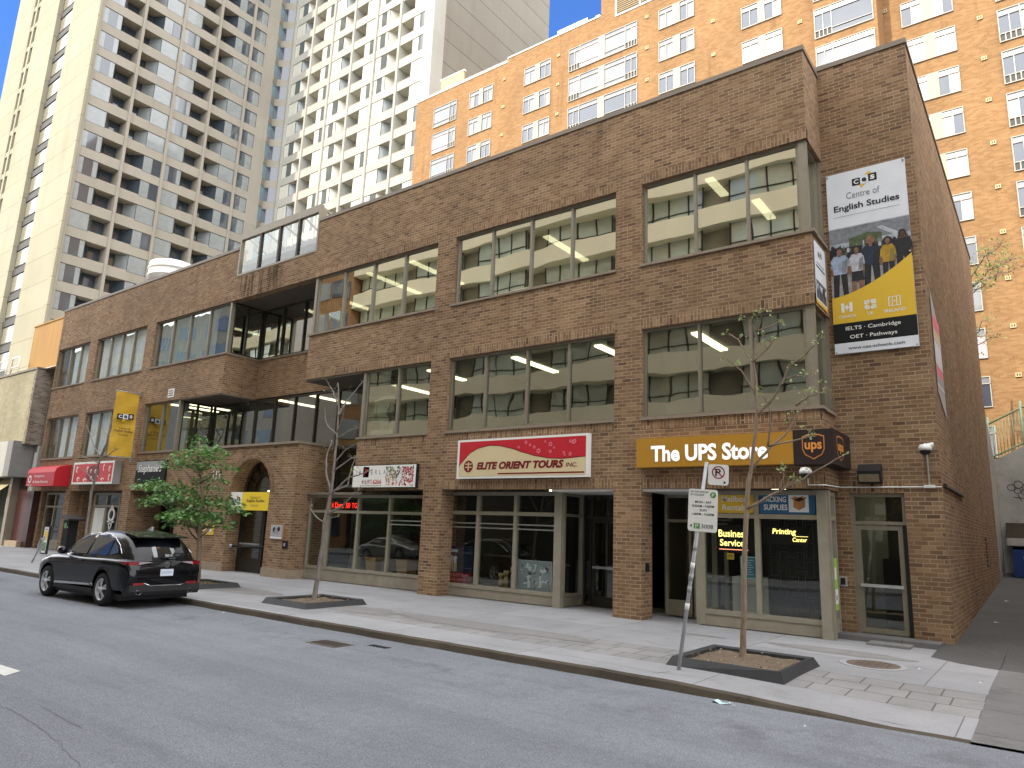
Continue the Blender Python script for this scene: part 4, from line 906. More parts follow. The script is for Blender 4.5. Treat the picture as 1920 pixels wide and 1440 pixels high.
for k, c in dict(p_lb=(160, 174, 196), p_pale=(184, 186, 192), p_dk=(44, 44, 48), p_navy=(44, 52, 70), p_yellow=(176, 140, 48), p_skin=(136, 100, 82), p_skin2=(84, 62, 52), p_floor=(160, 158, 156), p_sky=(168, 176, 186), p_tree=(86, 98, 70), p_mid=(126, 130, 134)).items(): M[k] = plain(k, c, .55, 0, .42, 11, 0, 0, .3)
M['banner_c'] = plain('banner_cloth', (214, 218, 224), .6, 0, .07, 2.5); M['bannery'] = plain('yellow_banner_cloth', (204, 164, 48), .7, 0, .12, 2.2)
M['e_white'] = emis('lit_letters', (255, 250, 235), .25, (235, 235, 228)); M['e_yellow'] = emis('lit_yellow_letters', (255, 232, 130), 1.1, (250, 240, 180)); M['e_red'] = emis('led_red', (255, 40, 34), 1.3); M['e_pink'] = emis('neon_pink', (255, 150, 120), 1.2)
def interp1(tab, x):
    for (x0, y0), (x1, y1) in zip(tab, tab[1:]):
        if x0 <= x <= x1: u = (x - x0) / (x1 - x0); u = u * u * (3 - 2 * u) * .4 + u * .6; return y0 + (y1 - y0) * u
    return tab[-1][1]
def box_sign(name, x0, x1, z0, z1, y0, y1, body, label, cat='sign', loc=None):
    t = thing(name, ((x0 + x1) / 2, y1, z0), label, cat); b = MB(); b.box(x0, x1, y0, y1, z0, z1, body); b.build('cabinet', t); return t
# gold and brown shop sign that wraps the corner
t = box_sign('shop_sign', -4.11, -.51, 3.48, 4.16, -.25, -.012, 's_gold', 'long gold and dark brown shop sign with big white lettering wrapping the building corner')
b = MB(); b.box(-.509, .28, -.25, -.012, 3.46, 4.18, 's_brown'); b.box(.012, .28, -.012, 1.22, 3.46, 4.18, 's_brown'); cc = b
b = MB(); F = Face(b, (-4.11, -.25, 3.48)); F.text('The UPS Store', .36, .11, 2.74, .40, 's_shade', .004, .05); F.text('The UPS Store', .38, .12, 2.7, .38, 'e_white', .008, .035)
def shield(F, cx, cy, w, h):
    def sh(s): return [(cx - w * s / 2, cy + h * s * .42), (cx - w * s * .25, cy + h * s * .5), (cx + w * s * .25, cy + h * s * .5), (cx + w * s / 2, cy + h * s * .42), (cx + w * s / 2, cy - h * s * .1), (cx + w * s * .38, cy - h * s * .32), (cx, cy - h * s * .5), (cx - w * s * .38, cy - h * s * .32), (cx - w * s / 2, cy - h * s * .1)]
    F.poly(sh(1), 's_tan', .004); F.poly(sh(.9), 's_brown', .007); F.text('ups', cx - w * .38, cy - h * .22, w * .76, h * .4, 's_orange', .01, .03)
F = Face(cc, (-.51, -.25, 3.46)); shield(F, .4, .36, .44, .52); F = Face(cc, (.28, -.2, 3.46), (0, 1, 0)); shield(F, .5, .36, .6, .52); cc.build('corner_cabinet', t)
b.build('face', t)
# red and cream travel sign
t = box_sign('shop_sign', -9.86, -5.49, 3.29, 4.39, -.14, -.012, 's_white', 'wide red and cream shop sign with pink blossoms above the second shop front')
b = MB(); F = Face(b, (-9.86, -.14, 3.29)); W, H = 4.37, 1.1; F.rect(.08, .06, W - .08, H - .06, 's_red', .004)
HP = [(0, .28), (.04, .46), (.1, .68), (.17, .80), (.26, .86), (.34, .84), (.44, .75), (.54, .62), (.64, .51), (.74, .44), (.84, .42), (1, .46)]
hill = [(.08 + (W - .16) * i / 40, .06 + .98 * interp1(HP, i / 40)) for i in range(41)]
F.poly([(.08, .14)] + hill + [(W - .08, .14)], 's_cream', .007)
for i in range(40):
    (xa, za), (xb, zb) = hill[i], hill[i + 1]; F.poly([(xa, za - .005), (xb, zb - .005), (xb, zb + .02), (xa, za + .02)], 's_maroon', .009)
F.rect(.08, .06, W - .08, .14, 's_cream', .007); F.rect(1.5, .1, W - .12, .14, 's_maroon', .009)
F.text('ELITE ORIENT TOURS', .74, .24, 2.9, .21, 's_maroon', .011, .055, .22); F.text('INC.', 3.7, .26, .34, .11, 's_maroon', .011, .02, .22)
F.disc(.44, .34, .17, 's_maroon', .010); F.rect(.32, .3, .56, .33, 's_cream', .013); F.rect(.33, .39, .56, .42, 's_cream', .013); F.rect(.42, .22, .46, .46, 's_cream', .013)
rr = random.Random(4)
for i in range(26):
    x, y = rr.uniform(1.7, W - .25), rr.uniform(.55, .98); hy = hill[min(40, int((x - .08) / (W - .16) * 40))][1]
    if y < hy + .07: continue
    r = rr.uniform(.03, .075)
    for k in range(5): F.disc(x + r * .6 * math.cos(k * 1.257), y + r * .6 * math.sin(k * 1.257), r * .34, 's_pink', .010 + i * .0001, 8)
    F.disc(x, y, r * .25, 's_red', .014 + i * .0001, 6)
b.build('face', t)
# white sign with flowers
t = box_sign('shop_sign', -14.37, -11.48, 3.05, 3.77, -.1, -.012, 's_black', 'white banner sign with a red square and a painted flower picture')
b = MB(); F = Face(b, (-14.37, -.1, 3.05)); F.rect(.02, .02, 2.85, .70, 's_white', .004)
F.text('L', .16, .42, .07, .14, 's_greytxt'); F.text('A', .33, .42, .09, .14, 's_greytxt'); F.rect(.5, .33, .77, .66, 's_dred'); F.text('P', .56, .38, .14, .22, 's_red2', .008, .02, .2)
for i, ch in enumerate('ERLA'): F.text(ch, .87 + i * .19, .42, .09, .14, 's_greytxt')
F.text('416.971.', .46, .12, .52, .14, 's_dred', .007, .01); F.text('6266', .99, .12, .38, .14, 's_red', .007, .02)
F.rect(.4, .06, 1.38, .075, 's_pink')
for i in range(420):
    u = rr.random(); x = 1.55 + 1.2 * u; y = .06 + .58 * rr.random() ** .8; r = rr.uniform(.008, .03)
    m_ = rr.choice(['s_grn2', 's_silver', 's_tree', 's_orange'] if u < .4 else (['s_silver', 's_pale', 's_dk'] if u < .6 else ['s_dred', 's_pink', 's_red', 's_dk']))
    if y < .2: m_ = rr.choice(['s_dred', 's_red', 's_pale', 's_orange'])
    if .42 < u < .58 and rr.random() < .6: continue
    F.disc(x, y, r, m_, .005 + i * .00002, 7, r * rr.uniform(.6, 1.6))
b.build('face', t)
# dark sign with script, sign with red panel, awning
t = box_sign('shop_sign', -29.03, -26.45, 3.34, 4.3, -.1, -.012, 's_black', 'black square shop sign with white script lettering left of the green tree')
b = MB(); F = Face(b, (-29.03, -.1, 3.34)); F.poly([(0.02, .55), (2.5, .62), (2.5, .93), (.02, .93)], 's_cedge', .003); F.text("Stephanie's", .2, .34, 2.1, .46, 's_dk', .006, .05, .35); F.text("Stephanie's", .2, .36, 2.1, .44, 's_white', .009, .02, .35); b.build('face', t)
t = box_sign('shop_sign', -34.94, -30.63, 3.29, 4.36, -.35, -.012, 's_cedge', 'red light box sign with white swirls between the awning and the yellow banner')
b = MB(); F = Face(b, (-34.94, -.35, 3.29)); F.rect(0, 0, 4.31, 1.07, 's_white'); F.rect(.12, .1, 4.19, .97, 's_red2', .007)
for x, y, w_, h_ in ((.45, .72, .1, .16), (.7, .25, .16, .1), (1.45, .2, .2, .08), (1.6, .72, .1, .14), (2.0, .62, .1, .1), (2.5, .6, .12, .1), (2.1, .3, .12, .08), (2.7, .34, .14, .08), (3.3, .78, .08, .16), (3.3, .22, .16, .07), (3.95, .3, .08, .16), (3.9, .7, .09, .14)): F.disc(x, y, w_, 's_white', .010, 12, h_); F.disc(x + .04, y - .02, w_ * .6, 's_red2', .013, 12, h_ * .6)
F.disc(2.25, .5, .7, 's_maroon', .008, 24, .4)
b.build('face', t)
t = thing('shop_awning', (-37.8, 0, 3.2), 'small red awning with rounded top over the leftmost shop', 'awning')
b = MB(); prof = [(0, 3.22), (-.72, 3.2), (-.74, 3.9), (-.66, 4.1), (-.5, 4.2), (0, 4.32)]
b.prism([(y, z) for y, z in prof], lambda y, z: (-39.55, y, z), lambda y, z: (-36.1, y, z), 's_red'); b.build('canopy', t)
b = MB(); F = Face(b, (-39.55, -.74, 3.2)); F.text('Immigration', 1.0, .42, 1.3, .16, 's_white'); F.text('& Study Services', .9, .12, 1.9, .17, 's_white', .007, .01); F.ring(.45, .36, .12, .2, 's_white'); F.rect(.1, .05, .8, .07, 's_white'); b.build('lettering', t)
# yellow and white sign in the arch
t = box_sign('shop_sign', -21.3, -18.78, 2.26, 2.92, -.1, .04, 's_yellow2', 'yellow and white sign box hanging in the arched entrance')
b = MB(); F = Face(b, (-21.3, -.1, 2.26)); F.rect(0, 0, .82, .66, 's_white')
def ces(F, x, y, w, h, d=.004):
    F.poly([(x + w * .72, y + h * 1.3), (x + w * .5, y + h * 1.0), (x + w * .85, y + h * .9)], 's_yellow', d); F.poly([(x + w * .3, y), (x + w * .55, y), (x + w * .36, y - h * .4)], 's_yellow', d)
    F.rect(x, y, x + w * .33, y + h * .8, 's_ink', d); F.rect(x + w * .33, y + h * .08, x + w * .66, y + h * .86, 's_pale', d); F.rect(x + w * .66, y + h * .14, x + w, y + h * .98, 's_ink', d)
    F.text('C', x + w * .07, y + h * .16, w * .2, h * .5, 's_white', d + .003, .03); F.text('e', x + w * .4, y + h * .22, w * .19, h * .46, 's_ink', d + .003, .03); F.text('s', x + w * .74, y + h * .3, w * .18, h * .5, 's_white', d + .003, .03)
ces(F, .14, .22, .55, .26, .008); F.text('Centre of', 1.35, .42, .6, .1, 's_olive'); F.text('English Studies', 1.15, .27, 1.1, .13, 's_ink', .007, .01); F.text('Toronto', 1.4, .14, .5, .09, 's_olive'); b.build('face', t)
# tall banner on the wing
def person_pic(F, x, y, h, shirt, legs, skin, hair, d, skirt=False, longhair=False, wd=1.0):
    w = .17 * h * wd
    if skirt: F.poly([(x - w * .55, y + h * .3), (x + w * .6, y + h * .3), (x + w * .45, y + h * .52), (x - w * .45, y + h * .52)], legs, d + .002)
    lm = skin if skirt else legs
    F.poly([(x - w * .55, y), (x - w * .2, y), (x - w * .02, y + h * .5), (x - w * .5, y + h * .5)], lm, d); F.poly([(x + w * .2, y + h * .03), (x + w * .55, y + h * .03), (x + w * .5, y + h * .5), (x + w * .02, y + h * .5)], lm, d)
    if longhair: F.disc(x, y + h * .84, w * .5, hair, d, 14, h * .13)
    F.poly([(x - w * .46, y + h * .48), (x + w * .46, y + h * .48), (x + w * .62, y + h * .74), (x + w * .42, y + h * .81), (x - w * .42, y + h * .81), (x - w * .62, y + h * .74)], shirt, d + .003)
    F.poly([(x - w * .62, y + h * .75), (x - w * .42, y + h * .79), (x - w * .55, y + h * .6), (x - w * .72, y + h * .6)], shirt, d + .004); F.poly([(x + w * .62, y + h * .75), (x + w * .42, y + h * .79), (x + w * .55, y + h * .6), (x + w * .72, y + h * .6)], shirt, d + .004)
    F.poly([(x - w * .7, y + h * .6), (x - w * .56, y + h * .6), (x - w * .5, y + h * .46), (x - w * .66, y + h * .45)], skin, d + .004); F.poly([(x + w * .7, y + h * .6), (x + w * .56, y + h * .6), (x + w * .5, y + h * .46), (x + w * .66, y + h * .45)], skin, d + .004)
    F.disc(x, y + h * .9, w * .29, hair, d + .004, 14, h * .072); F.disc(x + w * .02, y + h * .878, w * .2, skin, d + .006, 14, h * .055); F.poly([(x + w * .1, y + h * .5), (x + w * .44, y + h * .5), (x + w * .6, y + h * .74), (x + w * .2, y + h * .7)], 'p_dk' if shirt in ('p_dk', 'p_navy') else ('p_mid' if shirt != 'p_yellow' else 's_olive'), d + .0045); F.rect(x - w * .1, y + h * .79, x + w * .1, y + h * .83, skin, d + .006)
BY = WY - .03
t = thing('wall_banner', (.92, WY, 6.05), 'tall white black and yellow school banner with students on the right brick wing', 'banner')
b = MB(); W, H = 1.66, 4.37; n = 18
def wob(x, z): return .012 * math.sin(z * 2.3 + x) + .008 * math.sin(z * 5.1 - x * 3)
F = Face(b, (.085, BY, 6.06)); F.rect(0, 0, W, H, 'banner_c', 0)
b.face([(.085, BY, 6.06), (.085, WY - .004, 6.06), (.085, WY - .004, 10.43), (.085, BY, 10.43)], 'banner_c'); b.face([(1.745, BY, 6.06), (1.745, WY - .004, 6.06), (1.745, WY - .004, 10.43), (1.745, BY, 10.43)], 'banner_c')
F.rect(0, 1.0, W, 3.0, 'p_sky', .003)
F.rect(0, 2.62, W, 2.98, 'p_mid', .005); F.poly([(.42, 2.5), (1.1, 2.5), (1.1, 2.72), (.8, 2.78), (.42, 2.7)], 'p_tree', .007); F.poly([(1.0, 2.85), (1.1, 2.88), (1.5, 2.6), (1.4, 2.56)], 'p_pale', .008); F.rect(0, 2.2, W, 2.5, 'p_dk', .006)
F.poly([(0, .9), (W, .9), (W, 2.25), (0, 2.25)], 'p_floor', .008)
for i in range(60): F.disc(rr.uniform(.02, W - .02), rr.uniform(2.2, 2.55), rr.uniform(.015, .045), rr.choice(['p_dk', 'p_mid', 'p_skin2', 'p_pale', 'p_dk', 'p_tree']), .009 + i * .00004, 8, .06)
person_pic(F, .2, 1.22, 1.36, 'p_lb', 'p_dk', 'p_skin', 'p_dk', .012, wd=1.25); person_pic(F, .56, 1.28, 1.26, 'p_pale', 'p_dk', 'p_skin', 'p_dk', .026, True, True, 1.1); person_pic(F, .86, 1.3, 1.42, 'p_navy', 'p_dk', 'p_skin', 'p_skin', .012, wd=1.3); person_pic(F, 1.2, 1.4, 1.22, 'p_yellow', 'p_dk', 'p_skin', 'p_dk', .026, False, True, 1.1); person_pic(F, 1.5, 1.45, 1.28, 'p_dk', 'p_dk', 'p_skin2', 'p_dk', .012, wd=1.25)
sw = [(W * i / 20, 1.32 + .78 * (i / 20) ** 1.7) for i in range(21)]
F.poly([(0, .68)] + [(W, .68)] + sw[::-1], 's_yellow', .040); F.rect(0, .24, W, .7, 's_black', .043); F.rect(0, 0, W, .24, 'banner_c', .043)
F.text('www.ces-schools.com', .28, .08, 1.12, .07, 's_ink', .047, .01); F.text('IELTS \u00b7 Cambridge', .25, .5, 1.1, .11, 's_white', .047, .008); F.text('OET \u00b7 Pathways', .33, .3, .94, .11, 's_white', .047, .008)
for x, tx in ((.3, 'CANADA'), (.78, 'UK'), (1.26, 'IRELAND')):
    F.text(tx, x - .06 * len(tx) / 2, .82, .06 * len(tx), .07, 's_white', .044, .01)
    if tx == 'CANADA': F.rect(x - .12, .95, x - .05, 1.17, 's_white', .044); F.rect(x + .05, .95, x + .12, 1.17, 's_white', .044); F.poly([(x, 1.13), (x + .05, 1.06), (x + .01, 1.02), (x, .98), (x - .01, 1.02), (x - .05, 1.06)], 's_white', .044)
    elif tx == 'UK':
        F.rect(x - .12, .95, x + .12, 1.17, 's_white', .044); F.rect(x - .12, 1.05, x + .12, 1.07, 's_yellow', .048); F.rect(x - .01, .95, x + .01, 1.17, 's_yellow', .048); F.line(x - .11, .96, x + .11, 1.16, .01, 's_yellow', .046); F.line(x - .11, 1.16, x + .11, .96, .01, 's_yellow', .047)
    else:
        for p in ((-.12, -.1), (.1, .12)): F.rect(x + p[0], .95, x + p[1], 1.17, 's_white', .044)
        F.rect(x - .12, .95, x + .12, .965, 's_white', .045); F.rect(x - .12, 1.155, x + .12, 1.17, 's_white', .045); F.rect(x - .05, .97, x - .035, 1.15, 's_white', .044); F.rect(x + .035, .97, x + .05, 1.15, 's_white', .044); F.disc(x, 1.06, .018, 's_white', .044)
ces(F, .56, 3.97, .52, .22, .004); F.text('Centre of', .42, 3.68, .7, .16, 's_greytxt', .005); F.text('English Studies', .14, 3.36, 1.36, .2, 's_ink', .005, .022); F.rect(.12, 3.27, 1.5, 3.278, 's_greytxt', .005)
b.build('cloth', t)
b = MB()
for x in (.12, 1.71):
    for z in (6.1, 10.38, 8.2): b.lathe([(.02, -.05), (.02, 0)], (x, BY, z), 'galv', 8, 'y')
b.build('grommet', t)
# narrow banner on the corner return and the patterned one on the side wall
t = thing('corner_banner', (0, .55, 7.0), 'narrow white banner with a dark picture on the corner return beside the tall banner', 'banner')
b = MB(); F = Face(b, (.012, .1, 7.0), (0, 1, 0)); F.rect(0, 0, .95, 1.45, 'banner_c'); F.rect(.05, .12, .9, .55, 's_greytxt', .006)
for i in range(5): person_pic(F, .14 + i * .17, .12, .42, rr.choice(['s_dk', 's_pale', 's_lb']), 's_dk', 's_skin2', 's_dk', .008 + .012 * (i % 2), wd=1.2)
ces(F, .3, 1.15, .34, .14, .007); F.rect(.15, .95, .8, .98, 's_greytxt', .006); F.rect(.1, .86, .85, .9, 's_ink', .006); F.rect(0, 0, .95, .08, 's_yellow', .006); b.build('cloth', t)
t = thing('wall_mural', (RX, 2.7, 5.0), 'narrow pink and grey patterned banner high on the brick side wall', 'banner')
b = MB(); F = Face(b, (RX + .012, 1.95, 4.75), (0, 1, 0)); ol = [(0, .45), (1.25, 0), (1.25, 2.0), (.9, 2.25), (0, 2.75)]; F.poly(ol, 's_silver')
for z0, z1, m_ in ((2.02, 2.32, 's_pink'), (1.75, 2.0, 's_cream'), (.95, 1.15, 's_pink'), (1.2, 1.72, 's_pale'), (.75, .92, 's_mid')): F.rect(.05, z0 - .1, 1.2, z1 - .1, m_, .006)
for z in (.6, 1.08, 1.22, 1.66): F.rect(0, z, 1.25, z + .04, 's_white', .009)
b.build('cloth', t)
# yellow banner on brackets
t = thing('street_banner', (-29.8, 0, 4.4), 'yellow vertical banner hung on two brackets above the red sign', 'banner')
b = MB(); nseg = 14
for i in range(nseg):
    for j in range(6):
        def q(u, v): return (-29.8 + .05 * math.sin(v * 7 + u * 2) * (1 - abs(2 * v - 1)) + .02 * math.sin(v * 17 + u * 5), -.06 - 1.04 * u, 4.5 + 2.93 * v)
        u0, u1, v0_, v1_ = j / 6, (j + 1) / 6, i / nseg, (i + 1) / nseg
        b.face([q(u1, v0_), q(u0, v0_), q(u0, v1_), q(u1, v1_)], 'bannery', smooth=True)
b.build('cloth', t)
b = MB(); F = Face(b, (-29.72, -1.08, 4.5), (0, 1, 0)); ces(F, .14, 1.66, .72, .3, .003); F.text('Centre of', .28, 1.22, .5, .1, 's_ink', .003, .008); F.text('English Studies', .1, 1.06, .82, .13, 's_ink', .003, .015); F.text('Toronto', .28, .92, .44, .1, 's_ink', .003); b.build('lettering', t)
b = MB()
for z in (4.46, 7.45): b.tube([(-29.8, 0, z), (-29.8, -1.14, z)], .022, 'galv', 6); b.box(-29.87, -29.73, -.06, 0, z - .14, z + .12, 'grey')
b.build('bracket', t)
# numerals, plaques
t = thing('house_number', (-22.4, -.15, 3.2), 'white house number half hidden behind the green tree', 'house number'); b = MB()
F = Face(b, (-22.9, -.152, 3.1)); F.text('112', .35, .34, .55, .3, 's_white', .02); F.text('E', .08, .05, .14, .22, 's_white', .02)
F.text('112', .35, .34, .55, .3, 's_white', .004); b.build('numerals', t)
def plaque(name, x0, x1, z0, z1, m_, label, cat, deco=None):
    t = thing(name, ((x0 + x1) / 2, -.15, z0), label, cat); b = MB(); b.box(x0, x1, -.19, -.152, z0, z1, m_)
    if deco: deco(Face(b, (x0, -.19, z0)))
    b.build('plate', t); return t
plaque('wall_plaque', -18.4, -17.65, 1.28, 1.82, 's_shade', 'square relief plaque on the brick beside the arch', 'plaque', lambda F: (F.rect(.04, .12, .71, .5, 's_silver'), F.disc(.25, .32, .1, 's_dk', .006), F.poly([(.2, .2), (.5, .18), (.55, .42), (.3, .38)], 's_cedge', .008), F.disc(.5, .36, .08, 's_dk', .010), F.rect(.04, .03, .71, .1, 's_pale')))
plaque('door_entry_panel', -17.02, -16.72, 1.02, 1.3, 's_black', 'small black intercom plate at the right edge of the arch block', 'intercom') if False else plaque('intercom', -17.62, -17.36, 1.0, 1.26, 's_black', 'small black intercom plate at the right edge of the arch block', 'intercom', lambda F: F.rect(.08, .08, .16, .18, 's_silver'))
plaque('notice', -22.75, -22.05, 1.3, 1.7, 's_yellow', 'small yellow notice on the brick left of the arch', 'notice', lambda F: (F.rect(.06, .05, .4, .34, 's_cream'), F.disc(.52, .2, .1, 's_pale', .005)))
# arm bar across the arch
t = thing('door_bar', (-20.3, .15, .9), 'black horizontal bar across the arched doorway', 'bar'); b = MB(); b.tube([(-21.2, .12, .93), (-19.3, .22, .96)], .045, 'black', 8); b.lathe([(.08, -.02), (.08, .06)], (-21.2, .07, .93), 'galv', 14, 'y'); b.build('bar', t)
# wall lamp, cameras and conduit on the wing
t = thing('wall_lamp', (.64, WY, 3.16), 'black box wall lamp above the side door', 'lamp'); b = MB(); b.prism([(0, 0), (-.2, .04), (-.24, .26), (-.02, .42), (0, .42)], lambda y, z: (.42, WY + y - .002, 3.17 + z), lambda y, z: (.87, WY + y - .002, 3.17 + z), 'black'); b.build('housing', t)
M['lens'] = plain('lamp_lens', (120, 108, 84), .25, 0, .2, 8)
b = MB(); b.face([(.45, WY - .22, 3.2), (.84, WY - .22, 3.2), (.84, WY - .255, 3.36), (.45, WY - .255, 3.36)], 'lens'); b.build('lens', t)
def dome(x, y, z, label):
    t = thing('security_camera', (x, y, z), label, 'camera'); b = MB()
    b.tube([(x, WY if y > .5 else 0, z - .0), (x, y, z), (x, y, z + .1)], .018, 'white', 6) if False else None
    b.lathe([(.03, .13), (.09, .12), (.125, .06), (.13, .0)], (x, y, z), 'white', 18); b.build('hood', t); b = MB(); b.lathe([(.1, 0), (.095, -.04), (.06, -.08), (.01, -.095)], (x, y, z), 'black', 18); b.build('dome', t); return t
t = dome(1.72, 1.05, 3.82, 'white dome security camera at the corner of the brick wing')
b = MB(); b.tube([(1.72, 1.27, 3.11), (1.72, 1.27, 3.95), (1.72, 1.05, 3.96)], .016, 'white', 6); b.tube([(1.72, 1.2, 3.93), (1.86, 1.2, 3.95)], .05, 'white', 8); b.build('arm', t)
t = dome(-.3, -.18, 3.28, 'small white dome security camera under the brown sign')
b = MB(); b.tube([(-.3, -.02, 3.05), (-.3, -.05, 3.35), (-.3, -.18, 3.4)], .012, 'white', 6); b.build('arm', t)
t = thing('conduit', (.9, WY, 3.1), 'white electrical conduit running along the wall above the side door', 'conduit'); b = MB(); b.tube([(-.3, -.03, 3.06), (.03, -.03, 3.06), (.03, 1.27, 3.1), (1.93, 1.27, 3.1)], .014, 'white', 6); b.box(1.62, 1.82, 1.24, 1.29, 3.08, 3.14, 'white'); b.build('pipe', t)
t = thing('wall_trunking', (RX, 3.4, 3.1), 'dark thin trunking along the brick side wall', 'trunking'); b = MB(); b.box(RX + .002, RX + .07, 1.5, 5.2, 3.12, 3.18, 'frame_dark'); b.build('casing', t)
t = thing('wall_vent', (RX, 11.4, 1.4), 'tall black vent slit low on the brick side wall', 'vent'); b = MB()
for k in range(7): b.box(RX + .002, RX + .02, 11.3, 11.55, 1.36 + k * .13, 1.44 + k * .13, 'black')
b.build('slot', t)
t = thing('intercom', (.02, WY, 1.0), 'small intercom with a silver rim left of the side door', 'intercom'); b = MB(); b.box(-.09, .06, WY - .04, WY - .002, 1.02, 1.22, 'galv'); b.box(-.06, .03, WY - .05, WY - .04, 1.05, 1.19, 'black'); b.build('case', t)
t = thing('key_box', (-4.12, .3, 1.1), 'small black key box on the brick pier by the gold sign', 'box'); b = MB(); b.box(B_ + .002, B_ + .06, .2, .3, 1.08, 1.28, 'black'); b.build('case', t, bevel=.01)
# signs in the windows
def win_sign(name, x0, x1, z0, z1, y, m_, label, deco, cat='sign', th=.02):
    t = thing(name, ((x0 + x1) / 2, y, z0), label, cat); b = MB(); b.box(x0, x1, y, y + th, z0, z1, m_); deco(Face(b, (x0, y, z0))); b.build('panel', t); return t
win_sign('window_sign', -2.70, -1.6, 2.48, 2.92, .445, 's_yellow', 'yellow window sign with white lettering and a dark picture', lambda F: (F.rect(.02, .04, .28, .4, 's_cream'), F.rect(.04, .06, .26, .38, 's_brown', .006), F.text('Mailbox', .38, .25, .6, .13, 's_white', .005, .015), F.text('Rentals', .4, .06, .54, .13, 's_white', .005, .015)))
def box_pic(F):
    F.text('PACKING', .09, .25, .48, .12, 's_white', .005, .02); F.text('SUPPLIES', .09, .08, .5, .12, 's_white', .005, .02); F.rect(.62, .04, 1.03, .41, 's_pale')
    F.poly([(.72, .3), (.83, .26), (.83, .08), (.72, .14)], 's_tan', .006); F.poly([(.83, .26), (.96, .31), (.96, .15), (.83, .08)], 's_shade', .006); F.poly([(.72, .3), (.86, .36), (.96, .31), (.83, .26)], 's_brown', .007); F.poly([(.72, .3), (.66, .33), (.76, .37), (.84, .35)], 's_tan', .008); F.poly([(.96, .31), (1.0, .35), (.9, .38), (.86, .36)], 's_tan', .008)
win_sign('window_sign', -1.46, -.3, 2.48, 2.93, .445, 's_blue', 'blue window sign with white lettering and a cardboard box picture', box_pic)
win_sign('lit_sign', -2.52, -1.62, 1.62, 2.22, .62, 's_black', 'lit window sign with yellow letters over a red line', lambda F: (F.text('Business', .05, .33, .66, .16, 'e_yellow', .005, .02), F.text('Services', .08, .13, .62, .15, 'e_yellow', .005, .02), F.rect(.06, .05, .72, .065, 'e_pink'))); 
win_sign('lit_sign', -1.42, -.5, 1.82, 2.22, .62, 's_black', 'lit window sign with two small glowing yellow words', lambda F: (F.text('Printing', .16, .2, .5, .15, 'e_yellow', .005, .03, .1), F.text('Center', .58, .08, .3, .09, 'e_yellow', .005, .02, .1), F.rect(.64, .19, .9, .2, 'e_yellow')))
win_sign('window_poster', -1.98, -1.6, 1.05, 1.55, .60, 's_teal', 'small blue poster with white lines taped in the shop window', lambda F: [F.rect(.015, .015, .365, .485, 's_white', .002), F.rect(.03, .03, .35, .47, 's_teal', .005)] + [F.rect(.08, .1 + k * .05, .3 - .03 * (k % 3), .12 + k * .05, 's_lb', .007) for k in range(7)], 'poster')
win_sign('window_notice', -2.28, -2.12, 1.46, 1.6, .60, 's_yellow', 'tiny yellow opening notice stuck in the shop window', lambda F: F.text('OPEN', .03, .05, .1, .05, 's_ink', .004), 'notice')
t = thing('door_sticker', (-.02, .9, .6), 'tall green sticker with white squares on the corner glass', 'sticker'); b = MB(); F = Face(b, (-.066, .72, .55), (0, 1, 0)); F.rect(0, 0, .3, 1.05, 's_lime', 0); F.rect(.03, .12, .27, .42, 's_white', .003); F.rect(.05, .62, .2, .86, 's_white', .003); F.rect(.08, .2, .2, .3, 's_mid', .005); b.build('film', t)
win_sign('led_sign', -16.28, -14.75, 2.38, 2.72, .66, 's_black', 'red LED display sign in the upper pane of the left shop', lambda F: (F.poly([(.04, .13), (.14, .22), (.14, .05)], 'e_red'), F.text('Dona', .24, .05, .44, .19, 'e_red', .005, .01), F.text('50', .8, .05, .22, .17, 'e_red', .005, .02), F.text('TGF', 1.1, .05, .36, .17, 'e_red', .005, .01)), th=.05)
def poster_hosp(F):
    F.rect(.02, .3, .72, 1.02, 's_navy'); F.rect(.16, .86, .5, .94, 's_lb', .006); person_pic(F, .3, .3, .56, 's_pale', 's_cream', 's_skin', 's_dk', .006); person_pic(F, .44, .3, .55, 's_pale', 's_cream', 's_skin', 's_dk', .02)
    F.rect(0, 0, 1.06, .3, 's_maroon', .022); F.text('HOSPITALITY TOURS', .08, .18, .88, .08, 's_pink', .026, .01); F.text('TRAVEL AGENCY', .2, .05, .66, .08, 's_pink', .026, .01)
win_sign('window_poster', -10.85, -9.78, .36, 1.4, .66, 's_navy', 'dark poster with pale figures above a maroon strip in the shop window', poster_hosp, 'poster')
def poster_grey(F):
    F.rect(.02, .02, 1.1, .78, 's_mid')
    for i in range(46): F.poly([(lambda x, y, a, r: [(x + r * math.cos(a), y + r * math.sin(a)), (x + r * .4 * math.cos(a + 2), y + r * .4 * math.sin(a + 2)), (x + r * .5 * math.cos(a + 4), y + r * .5 * math.sin(a + 4))])(rr.uniform(.1, 1.02), rr.uniform(.1, .7), rr.uniform(0, 6), rr.uniform(.05, .13))][0], rr.choice(['s_pale', 's_pale', 's_greytxt', 's_lb', 's_skin2']), .006 + i * .0002)
    person_pic(F, .4, .06, .42, 's_pale', 's_pale', 's_skin', 's_dk', .02); person_pic(F, .78, .1, .38, 's_pale', 's_pale', 's_skin', 's_dk', .02)
win_sign('window_poster', -8.16, -7.04, .34, 1.13, .66, 's_pale', 'grey and white patterned poster leaning in the shop window', poster_grey, 'poster')
M['vase'] = plain('wooden_vase', (158, 138, 98), .6, 0, .15, 6)
